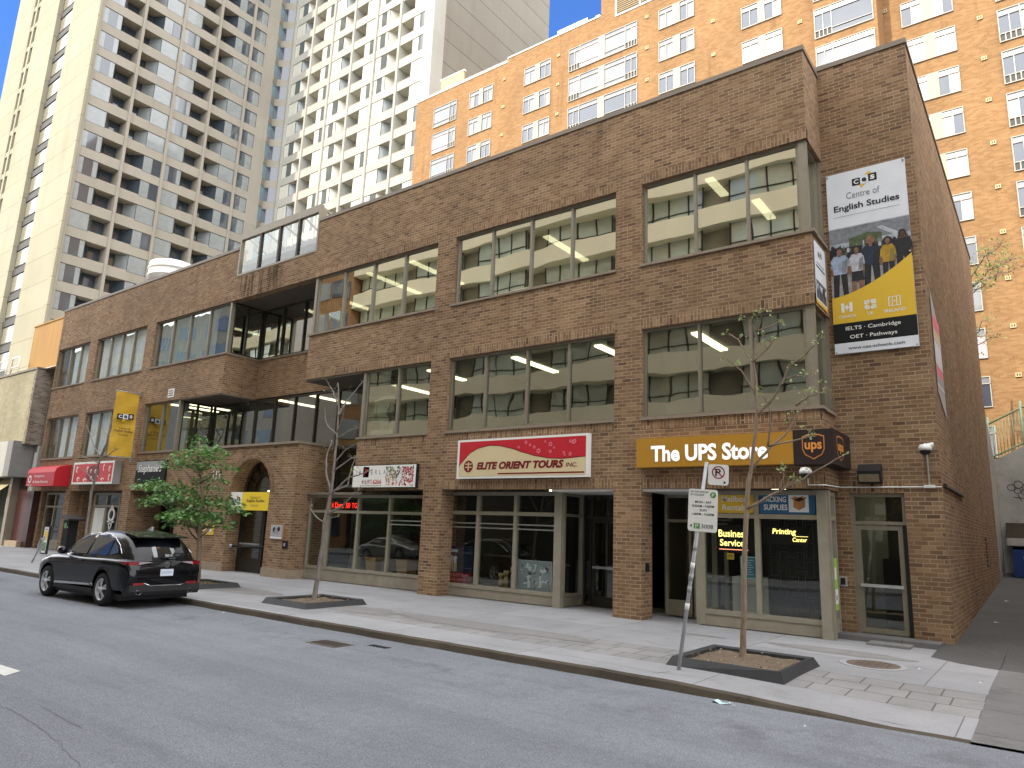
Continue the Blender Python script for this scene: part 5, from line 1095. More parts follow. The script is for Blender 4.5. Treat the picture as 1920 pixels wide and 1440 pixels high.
for i, (x, h_) in enumerate(((-8.86, .42), (-8.68, .5), (-8.44, .62))):
    b = MB(); b.lathe([(.07, 0), (.075, h_ * .6), (.05, h_ * .72), (.085, h_ * .78), (.09, h_ * .92), (.07, h_)], (x, .85, .3), 'vase', 14)
    tag(b.build('vase'), ('short slim wooden vase, lowest of three in the shop window', 'middle sized wooden vase between two others in the shop window', 'tallest wooden vase in the shop window, next to the grey poster')[i], 'vase', 'vases in the shop window')
b = MB(); b.box(-10.9, -6.7, .62, 1.6, .2, .3, 'base_panel'); b.box(-17.2, -11.6, .64, 2.0, .25, .34, 'base_panel'); tag(b.build('display_shelf', bld), None, None)
M['bin1'] = plain('grey_cardboard', (112, 104, 92), .8, 0, .2, 5); M['bin2'] = plain('tan_cardboard', (172, 138, 88), .8, 0, .12, 5)
for i, x in enumerate((-15.2, -14.45, -13.75, -13.0)):
    b = MB(); z0, z1 = .34, .86; w0, w1 = .2, .26; m_ = ('bin1', 'bin2')[i % 2]
    P = [[(x + sx * w_, 1.25 + sy * w_, z) for sx, sy in ((-1, -1), (1, -1), (1, 1), (-1, 1))] for w_, z in ((w0, z0), (w1, z1))]
    for k in range(4): b.face([P[0][k], P[0][(k + 1) % 4], P[1][(k + 1) % 4], P[1][k]], m_)
    b.face(P[0][::-1], m_); b.face([(p[0], p[1], z1 - .03) for p in P[1]], 'inner_dark'); b.build('x') if False else None
    tag(b.build('plant_box'), ('grey tapered box nearest the plant in the left shop window', 'tan tapered box between two grey boxes in the shop window', 'grey tapered box between two tan boxes in the shop window', 'tan tapered box farthest from the plant in the shop window')[i], 'box', 'boxes in the shop window')
M['leafd'] = leafmat('indoor_leaf', (40, 62, 34), (62, 88, 48))
t = thing('indoor_plant', (-15.9, 1.2, .34), 'dark leafy plant inside the left shop window', 'plant'); b = MB()
for i in range(70):
    a = rr.uniform(0, 6.28); r = rr.uniform(.05, .42); z = .4 + rr.random() ** .8 * 1.2; c = Vector((-15.9 + r * math.cos(a), 1.3 + r * .6 * math.sin(a), z)); d = Vector((math.cos(a), math.sin(a) * .6, rr.uniform(-.5, .4))).normalized() * rr.uniform(.1, .22); s_ = d.cross(Vector((0, 0, 1))).normalized() * .05
    b.face([c - d * .5, c + s_, c + d * .7, c - s_], 'leafd')
b.build('foliage', t); b = MB(); b.tube([(-15.9, 1.3, .34), (-15.85, 1.3, 1.5)], .02, 'frame_dark', 5); b.build('stem', t)
t = thing('window_emblem', (-32.1, .45, 1.2), 'white oval emblem on the dark shop window behind the car', 'emblem'); b = MB(); F = Face(b, (-32.6, .49, .95))
F.ring(.5, .95, .2, .34, 's_white'); F.rect(.12, .6, .88, .66, 's_white'); F.poly([(.5, .2), (.72, .55), (.28, .55)], 's_white'); F.poly([(.5, .32), (.62, .5), (.38, .5)], 's_dk', .007); F.poly([(.3, 1.25), (.5, 1.42), (.7, 1.25), (.5, 1.3)], 's_white'); b.build('film', t)

# ------------------------------------------------------------------ street furniture
t = thing('parking_sign', (-.95, -5.06, 0), 'leaning galvanised post with two white parking signs at the kerb', 'sign')
top = Vector((-.46, -5.06, 3.05)); bot = Vector((-.95, -5.06, -.02)); ax = (top - bot).normalized()
b = MB(); b.tube([bot, top], .03, 'galv', 8); b.build('post', t)
b = MB()
for k, h_ in ((0, 1.82), (1, 1.55), (2, 1.2), (3, .95), (4, 1.38)): p = bot + ax * h_; b.tube([p - ax * .05, p + ax * .04], .033 + .001 * k, 's_white' if k % 2 else 's_cedge', 8)
b.build('sticker', t)
U = Vector((math.cos(R(14)), math.sin(R(14)), -.05)).normalized(); V = ax - U * ax.dot(U); V.normalize(); Nn = U.cross(V)
def plate(O, w_, h_, r=.04):
    mb = MB(); pts = []
    for cx, cy, a0 in ((w_ - r, r, -90), (w_ - r, h_ - r, 0), (r, h_ - r, 90), (r, r, 180)):
        for k in range(5): a = R(a0 + 22.5 * k); pts.append((cx + r * math.cos(a), cy + r * math.sin(a)))
    f = lambda d: (lambda x, y: O + U * x + V * y + Nn * d); mb.prism(pts, f(0), f(-.006), 's_white'); return mb, Face(mb, O, U, V)
mb, F = plate(top + U * .03 + V * -.34 + Nn * .035, .3, .31); F.ring(.15, .19, .078, .095, 's_dred', .003); F.text('P', .105, .135, .08, .11, 's_ink', .003, .015); F.line(.09, .245, .21, .13, .016, 's_dred', .006); F.poly([(.23, .02), (.265, .045), (.23, .07)], 's_ink', .003); mb.build('no_parking_plate', t)
mb, F = plate(bot + ax * 2.06 + U * -.14 + Nn * .035, .43, .63); F.disc(.36, .55, .045, 's_green', .003); F.text('P', .342, .525, .034, .05, 's_white', .006, .02)
F.text('PAY FOR PARKING', .03, .575, .26, .03, 's_ink', .003); F.text('EN VIGUEUR', .03, .53, .2, .03, 's_ink', .003)
F.text('MON - SAT', .1, .42, .24, .035, 's_ink', .003, .01); F.text('8:00AM - 9:00PM', .06, .36, .32, .035, 's_ink', .003, .01); F.text('SUN', .17, .3, .1, .035, 's_ink', .003, .01); F.text('1:00PM - 9:00PM', .06, .24, .32, .035, 's_ink', .003, .01)
F.rect(.09, .04, .18, .12, 's_green', .003); F.text('P', .115, .05, .04, .06, 's_white', .006); F.text('3008', .2, .05, .17, .06, 's_ink', .003); F.poly([(.03, .08), (.06, .055), (.06, .105)], 's_ink', .003); mb.build('pay_plate', t)
def planter(x0, x1, y0, y1, label, rot=0):
    t = thing('tree_planter', ((x0 + x1) / 2, (y0 + y1) / 2, 0), label, 'planter'); b = MB(); w_ = .17; h_ = .13
    o = [(x0, y0), (x1, y0), (x1, y1), (x0, y1)]; i1 = [(x0 + w_ * .5, y0 + w_ * .5), (x1 - w_ * .5, y0 + w_ * .5), (x1 - w_ * .5, y1 - w_ * .5), (x0 + w_ * .5, y1 - w_ * .5)]; i2 = [(x0 + w_, y0 + w_), (x1 - w_, y0 + w_), (x1 - w_, y1 - w_), (x0 + w_, y1 - w_)]
    for k in range(4):
        a, c = o[k], o[(k + 1) % 4]; d, e = i1[k], i1[(k + 1) % 4]; f, g_ = i2[k], i2[(k + 1) % 4]
        b.face([(*a, -.14 if a[1] < -4 and a[0] > -1 else -.02), (*c, -.14 if c[1] < -4 and c[0] > -1 else -.02), (*e, h_), (*d, h_)], 'rubber'); b.face([(*d, h_), (*e, h_), (*g_, h_ - .02), (*f, h_ - .02)], 'rubber'); b.face([(*f, h_ - .02), (*g_, h_ - .02), (*g_, .0), (*f, .0)], 'rubber')
    b.build('edging', t); b = MB(); n = 12
    zz = [[.06 + .05 * math.sin(i * 1.3) * math.sin(j * 1.1) * .4 + .03 * math.sin(math.pi * i / n) * math.sin(math.pi * j / n) + rr.uniform(-.012, .012) for j in range(n + 1)] for i in range(n + 1)]
    f = lambda i, j: (x0 + w_ + (x1 - x0 - 2 * w_) * i / n, y0 + w_ + (y1 - y0 - 2 * w_) * j / n, zz[i][j])
    for i in range(n):
        for j in range(n): b.face([f(i, j), f(i + 1, j), f(i + 1, j + 1), f(i, j + 1)], 'dirt', smooth=True)
    for i in range(70):
        x, y = rr.uniform(x0 + w_, x1 - w_), rr.uniform(y0 + w_, y1 - w_); a = rr.uniform(0, 6); s_ = rr.uniform(.02, .05); b.face([(x, y, .1 + rr.random() * .03), (x + s_ * math.cos(a), y + s_ * math.sin(a), .11), (x + s_ * math.cos(a + 1), y + s_ * math.sin(a + 1), .1)], rr.choice(['vase', 'dirt', 'dirt', 'bin1'] if 'bin1' in M else ['dirt']))
    b.build('soil', t); return t
M['rubber'] = plain('black_rubber_edging', (50, 51, 53), .6, 0, .2, 6, 0, .3)
planter(-1.28, .52, -4.82, -2.95, 'black edged square tree planter beside the leaning parking sign'); planter(-11.6, -9.9, -4.95, -3.1, 'black edged tree planter around the thin bare tree in the middle'); planter(-17.0, -15.2, -4.9, -3.15, 'black edged tree planter under the leafy green tree, mostly behind the car'); planter(-24.9, -23.2, -4.9, -3.1, 'black edged tree planter hidden beyond the black car')
t = thing('manhole_cover', (1.12, -2.13, 0), 'round rusty manhole cover in the pavement by the side door', 'manhole'); M['iron'] = plain('rusty_iron', (106, 94, 84), .8, .3, .25, 8, 0, .5)
b = MB(); b.lathe([(.40, .002), (.40, .014), (.36, .018), (.0, .018)], (1.12, -2.13, 0), 'iron', 36, smooth=False); b.lathe([(.5, .001), (.5, .008), (.41, .010)], (1.12, -2.13, 0), 'kerb', 36, smooth=False)
for i in range(-4, 5):
    for j in range(-4, 5):
        if i * i + j * j < 15: b.box(1.12 + i * .075 - .025, 1.12 + i * .075 + .025, -2.13 + j * .075 - .025, -2.13 + j * .075 + .025, .018, .022, 'iron')
b.build('lid', t)
t = thing('storm_drain', (-6.4, -6.6, -.13), 'iron storm drain grate in the gutter', 'drain'); b = MB(); b.box(-6.95, -6.2, -7.15, -6.7, -.13, -.122, 'iron')
for k in range(12): b.box(-6.92 + k * .06, -6.89 + k * .06, -7.1, -6.75, -.122, -.119, 'black')
b.build('grate', t); b = MB()
for k in range(6): b.box(-6.05 + k * .08, -6.0 + k * .08, -6.55, -6.4, -.13, -.124, 'black')
b.build('inlet', t)
t = thing('parking_meter', (-31.2, -1.5, 0), 'black ticket machine with a slanted top and green disc beyond the car', 'meter'); b = MB(); b.box(-31.5, -30.95, -1.75, -1.35, 0, 1.6, 's_black'); b.prism([(-31.75, 1.84), (-30.7, 1.66), (-30.7, 1.58), (-31.75, 1.76)], lambda x, z: (x, -1.9, z), lambda x, z: (x, -1.2, z), 'black'); b.build('cabinet', t)
b = MB(); F = Face(b, (-31.5, -1.75, 0)); F.disc(.24, 1.36, .13, 's_green'); F.disc(.45, 1.3, .03, 's_white'); b.build('badge', t)
t = thing('notice_board', (-31.9, -2.2, 0), 'narrow notice board with yellow and green panels by the ticket machine', 'notice board'); b = MB(); b.box(-32.2, -31.62, -2.22, -2.15, .1, 1.32, 's_dk'); F = Face(b, (-32.2, -2.22, .1)); F.rect(.06, .06, .5, 1.16, 's_white'); F.rect(.1, .6, .46, .98, 's_yellow2', .006); F.rect(.1, .14, .46, .5, 's_green', .006); F.rect(.14, 1.02, .42, 1.1, 's_mid', .006); b.build('board', t)
t = thing('bike_ring', (-27.5, -4.1, 0), 'grey post and ring bicycle stand on the pavement beyond the car', 'bike stand'); b = MB(); b.tube([(-27.75, -4.1, 0), (-26.9, -4.1, 1.02)], .03, 'galv', 8)
b.tube([(-27.3 + .09 + .24 * math.cos(a) * .85 + .2 * math.sin(a) * .3, -4.1, .66 + .26 * math.sin(a)) for a in [2 * math.pi * k / 24 for k in range(25)]], .022, 'galv', 6); b.build('ring', t)
# litter
M['mask'] = plain('mask_cloth', (186, 216, 214), .8, 0, .05, 9)
b = MB(); n = 8
for i in range(n):
    for j in range(4): f = lambda i, j: (-.02 + .2 * i / n, -6.05 - .09 * j / 4 + .02 * i / n, -.118 + .014 * math.sin(i * .8) + .012 * math.sin(j * 1.9 + i)); b.face([f(i, j), f(i, j + 1), f(i + 1, j + 1), f(i + 1, j)], 'mask', smooth=True)
b.tube([(.19, -6.06, -.11), (.27, -6.1, -.124), (.22, -6.15, -.122)], .004, 's_white', 4); tag(b.build('face_mask'), 'pale blue face mask lying on the road against the kerb', 'mask')
b = MB(); b.lathe([(.05, 0), (.055, .1), (.04, .16)], (0, 0, 0), 's_pale', 10, 'x'); o = b.build('bottle'); o.location = (-15.2, -4.98, .055); tag(o, 'crumpled pale plastic bottle beside the planter behind the car', 'bottle')
for i, (x, y, z, s_) in enumerate(((1.75, -2.05, .012, .05), (-11.3, -6.1, -.126, .05), (2.35, 9.8, .46, .12), (3.0, 4.2, .2, .13), (2.35, 5.1, .24, .1), (3.4, 11.2, .52, .12), (2.6, -2.6, .01, .04), (1.2, -6.5, -.126, .03))):
    b = MB(); b.face([(x, y, z), (x + s_, y + .01, z + .01), (x + s_ * 1.1, y + s_ * .5, z + .004), (x + .01, y + s_ * .6, z + .012)], 's_pale'); b.face([(x, y, z), (x + .01, y + s_ * .6, z + .012), (x + s_ * .3, y + s_ * .5, z + .03)], 's_white')
    tag(b.build('paper_scrap'), ('tiny white scrap of paper on the pavement beside the manhole cover', 'tiny white scrap in the gutter in front of the planter with the bare grey tree', 'white scrap far up the alley near the brick side wall', 'white scrap in the alley, out from the wall, nearest the street', 'small white scrap close to the side wall near the front of the alley', 'white scrap deep in the alley nearest the blue bin', 'tiny white scrap on the pavement at the edge of the driveway', 'tiny white scrap lying out on the road')[i], 'paper scrap', 'scraps of paper')

# ------------------------------------------------------------------ alley end: retaining wall, rail, bin
M['concw'] = concrete('retaining_wall_concrete', (150, 148, 140), (184, 181, 172), None, .4, (.66, .65, .62)); M['rail'] = plain('pale_green_rail', (176, 196, 160), .5, 0, .08, 4)
t = thing('retaining_wall', (4, 21, .8), 'grey concrete retaining wall with graffiti at the end of the alley', 'wall')
b = MB(); b.prism([(17.02, -.1), (20.6, .6), (20.6, 5.5), (17.02, 7.3)], lambda y, z: (1.55, y, z), lambda y, z: (RX - .02, y, z), 'concw')
b.prism([(RX - .02, .3), (9.5, .3), (9.5, 9.6), (RX - .02, 5.55)], lambda x, z: (x, 21.0, z), lambda x, z: (x, 20.6, z), 'concw'); b.box(2.1, 9.5, 20.2, 20.59, 2.35, 2.95, 'kerbface'); b.box(2.1, 9.5, 19.9, 20.19, 2.05, 2.34, 'concw'); b.build('concrete', t)
b = MB(); F = Face(b, (2.1, 20.595, 3.9))
for x, y, r in ((.3, .5, .14), (.55, .62, .16), (.8, .5, .15), (.5, .36, .12), (.75, .3, .13), (1.05, .55, .15)): F.ring(x, y, r - .025, r, 's_dk', .004 + x * .003, 18)
F.line(.35, .1, .8, .05, .03, 's_dk'); F.line(.5, .2, .6, -.05, .03, 's_dk'); b.build('graffiti', t)
t = thing('alley_railing', (2.5, 20, 6), 'pale green metal railing on top of the alley retaining wall', 'railing'); b = MB()
for i in range(17):
    y = 17.2 + 3.4 * i / 16; z = 7.3 - 1.75 * i / 16; b.tube([(1.75, y, z), (1.75, y, z + 1.7)], .022, 'rail', 4)
for dz in (.12, 1.7): b.tube([(1.75, 17.2, 7.3 + dz), (1.75, 20.6, 5.55 + dz)], .035, 'rail', 5)
b.build('side_panel', t); b = MB()
for i in range(30): x = 1.95 + .12 * i; z = 5.6 + (x - RX) * .52; b.tube([(x, 20.7, z), (x, 20.7, z + 1.55)], .02, 'rail', 4)
for dz in (.1, 1.55): b.tube([(1.8, 20.7, 5.55 + dz), (5.6, 20.7, 5.6 + 3.65 * .52 + dz)], .04, 'rail', 5)
for x in (1.8, 3.0): b.tube([(x, 20.7, 5.5), (x, 20.7, 7.4 + (x - 1.8) * .52)], .05, 'rail', 6)
b.build('front_panel', t)
t = thing('dumpster', (3.1, 18.9, .86), 'blue waste container in the alley under the retaining wall', 'bin'); M['bluebin'] = plain('blue_bin', (34, 62, 122), .5, 0, .15, 3)
b = MB(); b.prism([(18.4, .88), (19.8, .9), (19.8, 2.0), (18.3, 1.9)], lambda y, z: (2.3, y, z), lambda y, z: (4.4, y, z), 'bluebin'); F = Face(b, (2.3, 18.3, .9)); F.rect(.35, .45, .7, .75, 's_pale', .08); b.build('bin_body', t); b = MB(); b.box(2.25, 4.45, 18.25, 19.85, 2.0, 2.04, 'black'); b.build('lid', t)
# brick house on the far side of the alley, just out of the picture
t = thing('alley_neighbour', (15, 18, 0), 'plain brown brick house on the right side of the alley', 'building'); b = MB(); b.box(9.2, 22, -1, 40, -.2, 13, 'brick'); b.build('wall', t); b = MB(); b.box(9.15, 22, -1.05, 40, 13.0, 13.15, 'coping'); b.build('roof_coping', t)
# ------------------------------------------------------------------ trees
def bark(name, a, b_):
    g = G(name); c = g.ramp(g.noise(9, 5, .7, None, (3, 3, .5)), [(.3, lin(a)), (.7, lin(b_))]); return g.pbr(c, .9, 0, g.bump(g.noise(30, 4, .7, None, (3, 3, .4)), .6, .01), 0, .2)
M['bark'] = bark('young_bark', (112, 97, 82), (150, 134, 116)); M['bark2'] = bark('grey_bark', (102, 96, 90), (146, 138, 130))
M['bud'] = leafmat('fresh_leaf', (106, 128, 60), (150, 160, 92)); M['leaf'] = leafmat('green_leaf', (56, 98, 44), (94, 138, 66)); M['leaf2'] = leafmat('green_leaf_light', (76, 120, 54), (116, 156, 80))
T1B = [[(-.45, .0), (-.43, .4), (-.37, 1.68), (-.27, 2.88), (-.22, 3.06), (-.10, 3.93), (-.10, 4.60), (-.14, 4.86), (-.06, 5.38)], [(-.22, 3.06), (.06, 3.42), (.27, 3.62), (.53, 4.06), (.62, 4.36)], [(-.10, 3.93), (.17, 4.19), (.36, 4.47), (.49, 4.73), (.72, 4.83), (.92, 5.01)], [(-.14, 4.86), (-.22, 4.94), (-.43, 5.32), (-.60, 5.46)], [(-.13, 4.86), (.10, 5.05), (.21, 5.17), (.27, 5.23)], [(-.06, 5.38), (-.14, 5.55), (-.26, 5.68)], [(-.06, 5.38), (.02, 5.50), (.06, 5.72)], [(-.06, 5.38), (.16, 5.44), (.36, 5.47)], [(.39, 4.51), (.55, 4.55), (.70, 4.51), (.86, 4.58)], [(.06, 3.42), (.14, 3.77), (.17, 4.04), (.07, 4.24)], [(.53, 4.06), (.73, 4.19), (1.03, 4.23)], [(.06, 3.42), (.46, 3.51), (.72, 3.58)], [(-.31, 2.40), (.20, 2.70), (.58, 2.89), (.79, 3.03), (1.18, 3.25)], [(.21, 2.71), (.30, 2.96), (.28, 3.04)], [(-.12, 4.3), (-.3, 4.7), (-.5, 4.9)]]
T2B = [[(-10.86, .0), (-10.85, .3), (-10.75, 1.41), (-10.72, 1.99), (-10.60, 2.58), (-10.55, 3.17), (-10.57, 4.07), (-10.59, 4.79), (-10.73, 5.46)], [(-10.71, 1.90), (-11.04, 2.05), (-11.32, 2.27), (-11.33, 2.39)], [(-10.69, 2.12), (-9.88, 2.36), (-9.42, 2.58), (-9.02, 2.69)], [(-10.60, 2.58), (-11.01, 3.24), (-11.14, 3.65), (-11.11, 3.96), (-11.28, 4.06)], [(-10.59, 2.61), (-10.16, 3.03), (-9.87, 3.12), (-9.60, 3.25)], [(-10.51, 2.70), (-10.13, 2.84), (-10.23, 3.16), (-10.23, 3.59)], [(-10.56, 3.40), (-10.25, 3.72), (-9.92, 3.88)], [(-10.57, 4.11), (-10.95, 4.33), (-11.14, 4.55), (-11.23, 4.84)], [(-10.59, 4.58), (-10.46, 4.99), (-10.29, 5.25), (-10.13, 5.58)], [(-10.6, 4.83), (-10.86, 5.23), (-11.11, 5.50)], [(-10.57, 4.0), (-10.11, 4.22), (-9.82, 4.27)], [(-10.55, 3.2), (-10.07, 3.52), (-9.78, 3.58)], [(-10.71, 2.02), (-10.33, 2.09)], [(-10.58, 4.15), (-10.25, 4.49), (-10.08, 4.75)]]
T3B = [[(-23.95, .0), (-23.98, .5), (-24.08, 2.73), (-23.97, 3.03), (-23.86, 3.55), (-23.78, 3.93), (-23.43, 4.48), (-23.25, 5.04), (-23.25, 5.42)], [(-23.97, 3.03), (-25.01, 3.42), (-26.08, 3.64)], [(-23.78, 3.93), (-24.54, 4.53), (-25.22, 5.23)], [(-23.84, 3.74), (-24.85, 3.96), (-25.58, 4.26)], [(-23.75, 3.92), (-23.09, 4.17), (-22.66, 4.56)], [(-23.75, 3.95), (-22.68, 3.95), (-21.75, 4.12)], [(-23.43, 4.48), (-23.85, 4.99)], [(-23.86, 3.55), (-23.37, 3.80), (-22.81, 3.83)]]
def bare_tree(label, y, brs, r0, m_, leaves, seed, group=None):
    rr = random.Random(seed); t = thing('street_tree', (brs[0][0][0], y, 0), label, 'tree'); tr = MB(); cr = MB(); lf = MB()
    def fill(pts, yy, jit):
        out = []
        for i in range(len(pts) - 1):
            for k in range(4): u = k / 4; out.append(Vector((pts[i][0] * (1 - u) + pts[i + 1][0] * u + rr.gauss(0, jit), yy[i] * (1 - u) + yy[i + 1] * u + rr.gauss(0, jit), pts[i][1] * (1 - u) + pts[i + 1][1] * u)))
        out.append(Vector((pts[-1][0], yy[-1], pts[-1][1]))); return out
    P = fill(brs[0], [y + rr.gauss(0, .01) for _ in brs[0]], .004); n = len(P)
    tr.tube(P, [r0 * (1 - .8 * (i / (n - 1)) ** .9) * (1.25 if i < 2 else 1) for i in range(n)], m_, 10); tr.build('trunk', t)
    ends = [P[-1]]
    for br in brs[1:]:
        L = sum(math.hypot(br[i + 1][0] - br[i][0], br[i + 1][1] - br[i][1]) for i in range(len(br) - 1)); dy = rr.uniform(-.6, .6) * L * .6
        yy = [y + dy * i / (len(br) - 1) for i in range(len(br))]; Q = fill(br, yy, .008); k = len(Q); rb = min(r0 * .46, .011 + .013 * L)
        cr.tube(Q, [rb * (1 - .72 * i / (k - 1)) for i in range(k)], m_, 6); ends.append(Q[-1])
        for _ in range(int(2 + L * 2)):
            i = rr.randrange(k // 3, k); d = Vector((rr.uniform(-1, 1), rr.uniform(-1, 1), rr.uniform(.1, 1.1))).normalized() * rr.uniform(.08, .26); mid = Q[i] + d * .5 + Vector((rr.gauss(0, .02), 0, .02)); cr.tube([Q[i], mid, Q[i] + d], [.006, .005, .003], m_, 4); ends.append(Q[i] + d)
    cr.build('branches', t)
    for e in ends:
        for _ in range(leaves):
            c = e + Vector((rr.gauss(0, .035), rr.gauss(0, .035), rr.gauss(0, .03))); d = Vector((rr.gauss(0, 1), rr.gauss(0, 1), rr.gauss(.2, .7))).normalized(); s_ = d.orthogonal().normalized(); L = rr.uniform(.025, .055)
            lf.face([c - d * L * .3, c + s_ * L * .4, c + d * L, c - s_ * L * .4], 'bud')
    lf.build('foliage', t); return t
bare_tree('thin young tree with budding leaves in front of the gold shop sign', -3.75, T1B, .054, 'bark', 5, 3)
bare_tree('thin bare grey tree in front of the left shop with the red display', -3.95, T2B, .066, 'bark2', 1, 5)
bare_tree('thin bare tree rising behind the car in front of the yellow banner', -3.9, T3B, .062, 'bark2', 1, 8)
# leafy tree behind the car
t = thing('street_tree', (-16.1, -4.0, 0), 'bushy green leafy tree behind the black car', 'tree'); rr = random.Random(12)
b = MB(); b.tube([(-16.1, -4.0, 0), (-16.15, -4.02, .8), (-16.35, -4.0, 1.7), (-16.5, -3.95, 2.6), (-16.75, -4, 3.4), (-16.9, -4.05, 4.3)], [.09, .075, .06, .05, .035, .015], 'bark', 8); b.build('trunk', t)
pads = [(-16.9, 4.3, .4, .26), (-16.5, 4.05, .65, .28), (-17.2, 3.9, .65, .28), (-15.9, 3.78, .75, .26), (-15.2, 3.9, .45, .14), (-16.8, 3.6, .85, .3), (-17.7, 3.5, .65, .24), (-15.4, 3.48, .7, .22), (-16.5, 3.15, .6, .22), (-17.2, 2.95, .6, .22), (-19.9, 2.98, .6, .16), (-19.2, 2.9, .8, .22), (-18.4, 2.85, .85, .24), (-19.3, 2.5, .75, .2), (-18.5, 2.4, .9, .24), (-17.6, 2.6, .9, .28), (-16.8, 2.55, .9, .28), (-16.0, 2.5, .9, .26), (-15.3, 2.38, .8, .24), (-14.75, 2.2, .5, .18), (-17.8, 2.12, .9, .26), (-16.8, 2.08, 1.0, .28), (-15.8, 2.02, .9, .26), (-15.0, 1.92, .65, .2), (-18.6, 1.95, .65, .18), (-16.3, 1.8, .7, .2), (-17.4, 1.8, .7, .2)]
br = MB(); lf = MB()
for x, z, rx, rz in pads:
    x = -16.95 + (x + 16.95) * .78; rx *= .88
    y = -4.0 + rr.uniform(-.9, .9) * min(1, rx); st = Vector((-16.5 - .1 * (z - 2.5), -4.0, max(1.3, z - .35 - .25 * abs(x + 16.5)))); en_ = Vector((x, y, z - .05)); md = (st + en_) / 2 + Vector((0, 0, -.08))
    br.tube([st, md, en_], [.03, .02, .008], 'bark', 5)
    for _ in range(int(rx * rx * 330)):
        a = rr.uniform(0, 6.283); r = rx * math.sqrt(rr.random()); edge = r / rx
        c = Vector((x + r * math.cos(a), y + r * math.sin(a) * 1.1, z + rz * (1 - edge ** 2) * rr.uniform(-.4, 1) - .16 * edge + rr.gauss(0, .03)))
        d = Vector((math.cos(a) + rr.gauss(0, .6), math.sin(a) + rr.gauss(0, .6), -.35 + rr.gauss(0, .35))).normalized(); s_ = d.cross(Vector((rr.gauss(0, .35), rr.gauss(0, .35), 1))).normalized(); L = rr.uniform(.08, .16)
        lf.face([c - d * L * .5, c + s_ * L * .36 - d * L * .05, c + d * L * .55, c - s_ * L * .36 - d * L * .05], 'leaf' if rr.random() < .65 else 'leaf2')
br.build('branches', t); lf.build('crown', t)
# tree above the alley, its trunk hidden behind the office building
t = thing('alley_tree', (1.0, 23, .9), 'bare branches with pale green leaves reaching out behind the brick side wall', 'tree'); b = MB(); b.tube([(.9, 23, .9), (1.0, 23, 6), (1.1, 22.5, 11), (1.2, 22, 14.5)], [.2, .17, .1, .05], 'bark2', 8); b.build('trunk', t); b = MB(); lf = MB()
for pts in ([(1.15, 13.6), (2.08, 14.44), (2.40, 14.65), (2.75, 14.79), (2.94, 15.02)], [(1.1, 13.3), (2.07, 13.78), (2.51, 13.91), (3.04, 14.13), (3.38, 14.22)], [(2.51, 13.91), (2.75, 14.19)], [(1.1, 13.2), (1.74, 13.57), (2.31, 13.52), (2.83, 13.69), (3.59, 13.80)], [(1.1, 12.8), (1.71, 13.14), (2.02, 13.19), (2.16, 13.28)], [(1.1, 11), (1.83, 11.40), (1.94, 11.59)], [(1.1, 10.6), (1.83, 10.86), (2.42, 10.81)], [(2.40, 14.65), (2.33, 14.95)]):
    Q = []
    for i in range(len(pts) - 1):
        for k in range(3): u = k / 3; Q.append(Vector((pts[i][0] * (1 - u) + pts[i + 1][0] * u + rr.gauss(0, .02), 20.6 + (22.3 - 20.6) * max(0, 1 - (len(Q)) / 5) + rr.gauss(0, .03), pts[i][1] * (1 - u) + pts[i + 1][1] * u + rr.gauss(0, .02))))
    Q.append(Vector((pts[-1][0], 20.5, pts[-1][1]))); n = len(Q); b.tube(Q, [.035 * (1 - .75 * i / (n - 1)) for i in range(n)], 'bark2', 5)
    for q in Q[2:]:
        for _ in range(3):
            d = Vector((rr.gauss(0, 1), rr.gauss(0, .6), rr.gauss(.4, .6))).normalized() * rr.uniform(.2, .5); b.tube([q, q + d * .5, q + d], [.012, .009, .005], 'bark2', 4)
            for _ in range(3):
                c = q + d + Vector((rr.gauss(0, .1), rr.gauss(0, .1), rr.gauss(0, .1))); e = Vector((rr.gauss(0, 1), rr.gauss(0, 1), rr.gauss(0, .6))).normalized(); s_ = e.orthogonal().normalized(); lf.face([c - e * .06, c + s_ * .04, c + e * .1, c - s_ * .04], 'bud')
b.build('branches', t); lf.build('foliage', t)

# ------------------------------------------------------------------ cars
M['carblack'] = plain('black_car_paint', (11, 12, 16), .25, 0, .0, 1, .45, 0, .15); M['carsilver'] = plain('silver_car_paint', (168, 168, 164), .3, .7, .0, 1, 1.0)
M['carglass'] = plain('car_glass', (20, 24, 30), .02, 0, 0, 1, 1, 0, .9); M['tyre'] = plain('tyre_rubber', (24, 24, 25), .85, 0, .15, 8); M['rim'] = plain('alloy_rim', (206, 208, 211), .35, .35, .08, 4); M['chrome'] = plain('chrome', (204, 206, 210), .15, .95, 0, 1)
M['tail'] = plain('tail_lamp', (132, 12, 20), .15, 0, .1, 6, .8); M['taillens'] = plain('clear_lamp_lens', (168, 158, 158), .1, 0, .05, 5, 1); M['plastic'] = plain('black_plastic', (26, 26, 28), .6, 0, .15, 6); M['plate'] = plain('licence_plate', (206, 214, 226), .4, 0, .04, 9)
def interp(tab, x):
    for i in range(len(tab) - 1):
        if tab[i][0] <= x <= tab[i + 1][0]:
            u = (x - tab[i][0]) / (tab[i + 1][0] - tab[i][0]); return [a + (b_ - a) * u for a, b_ in zip(tab[i], tab[i + 1])]
    return list(tab[0] if x < tab[0][0] else tab[-1])
EXP = .3
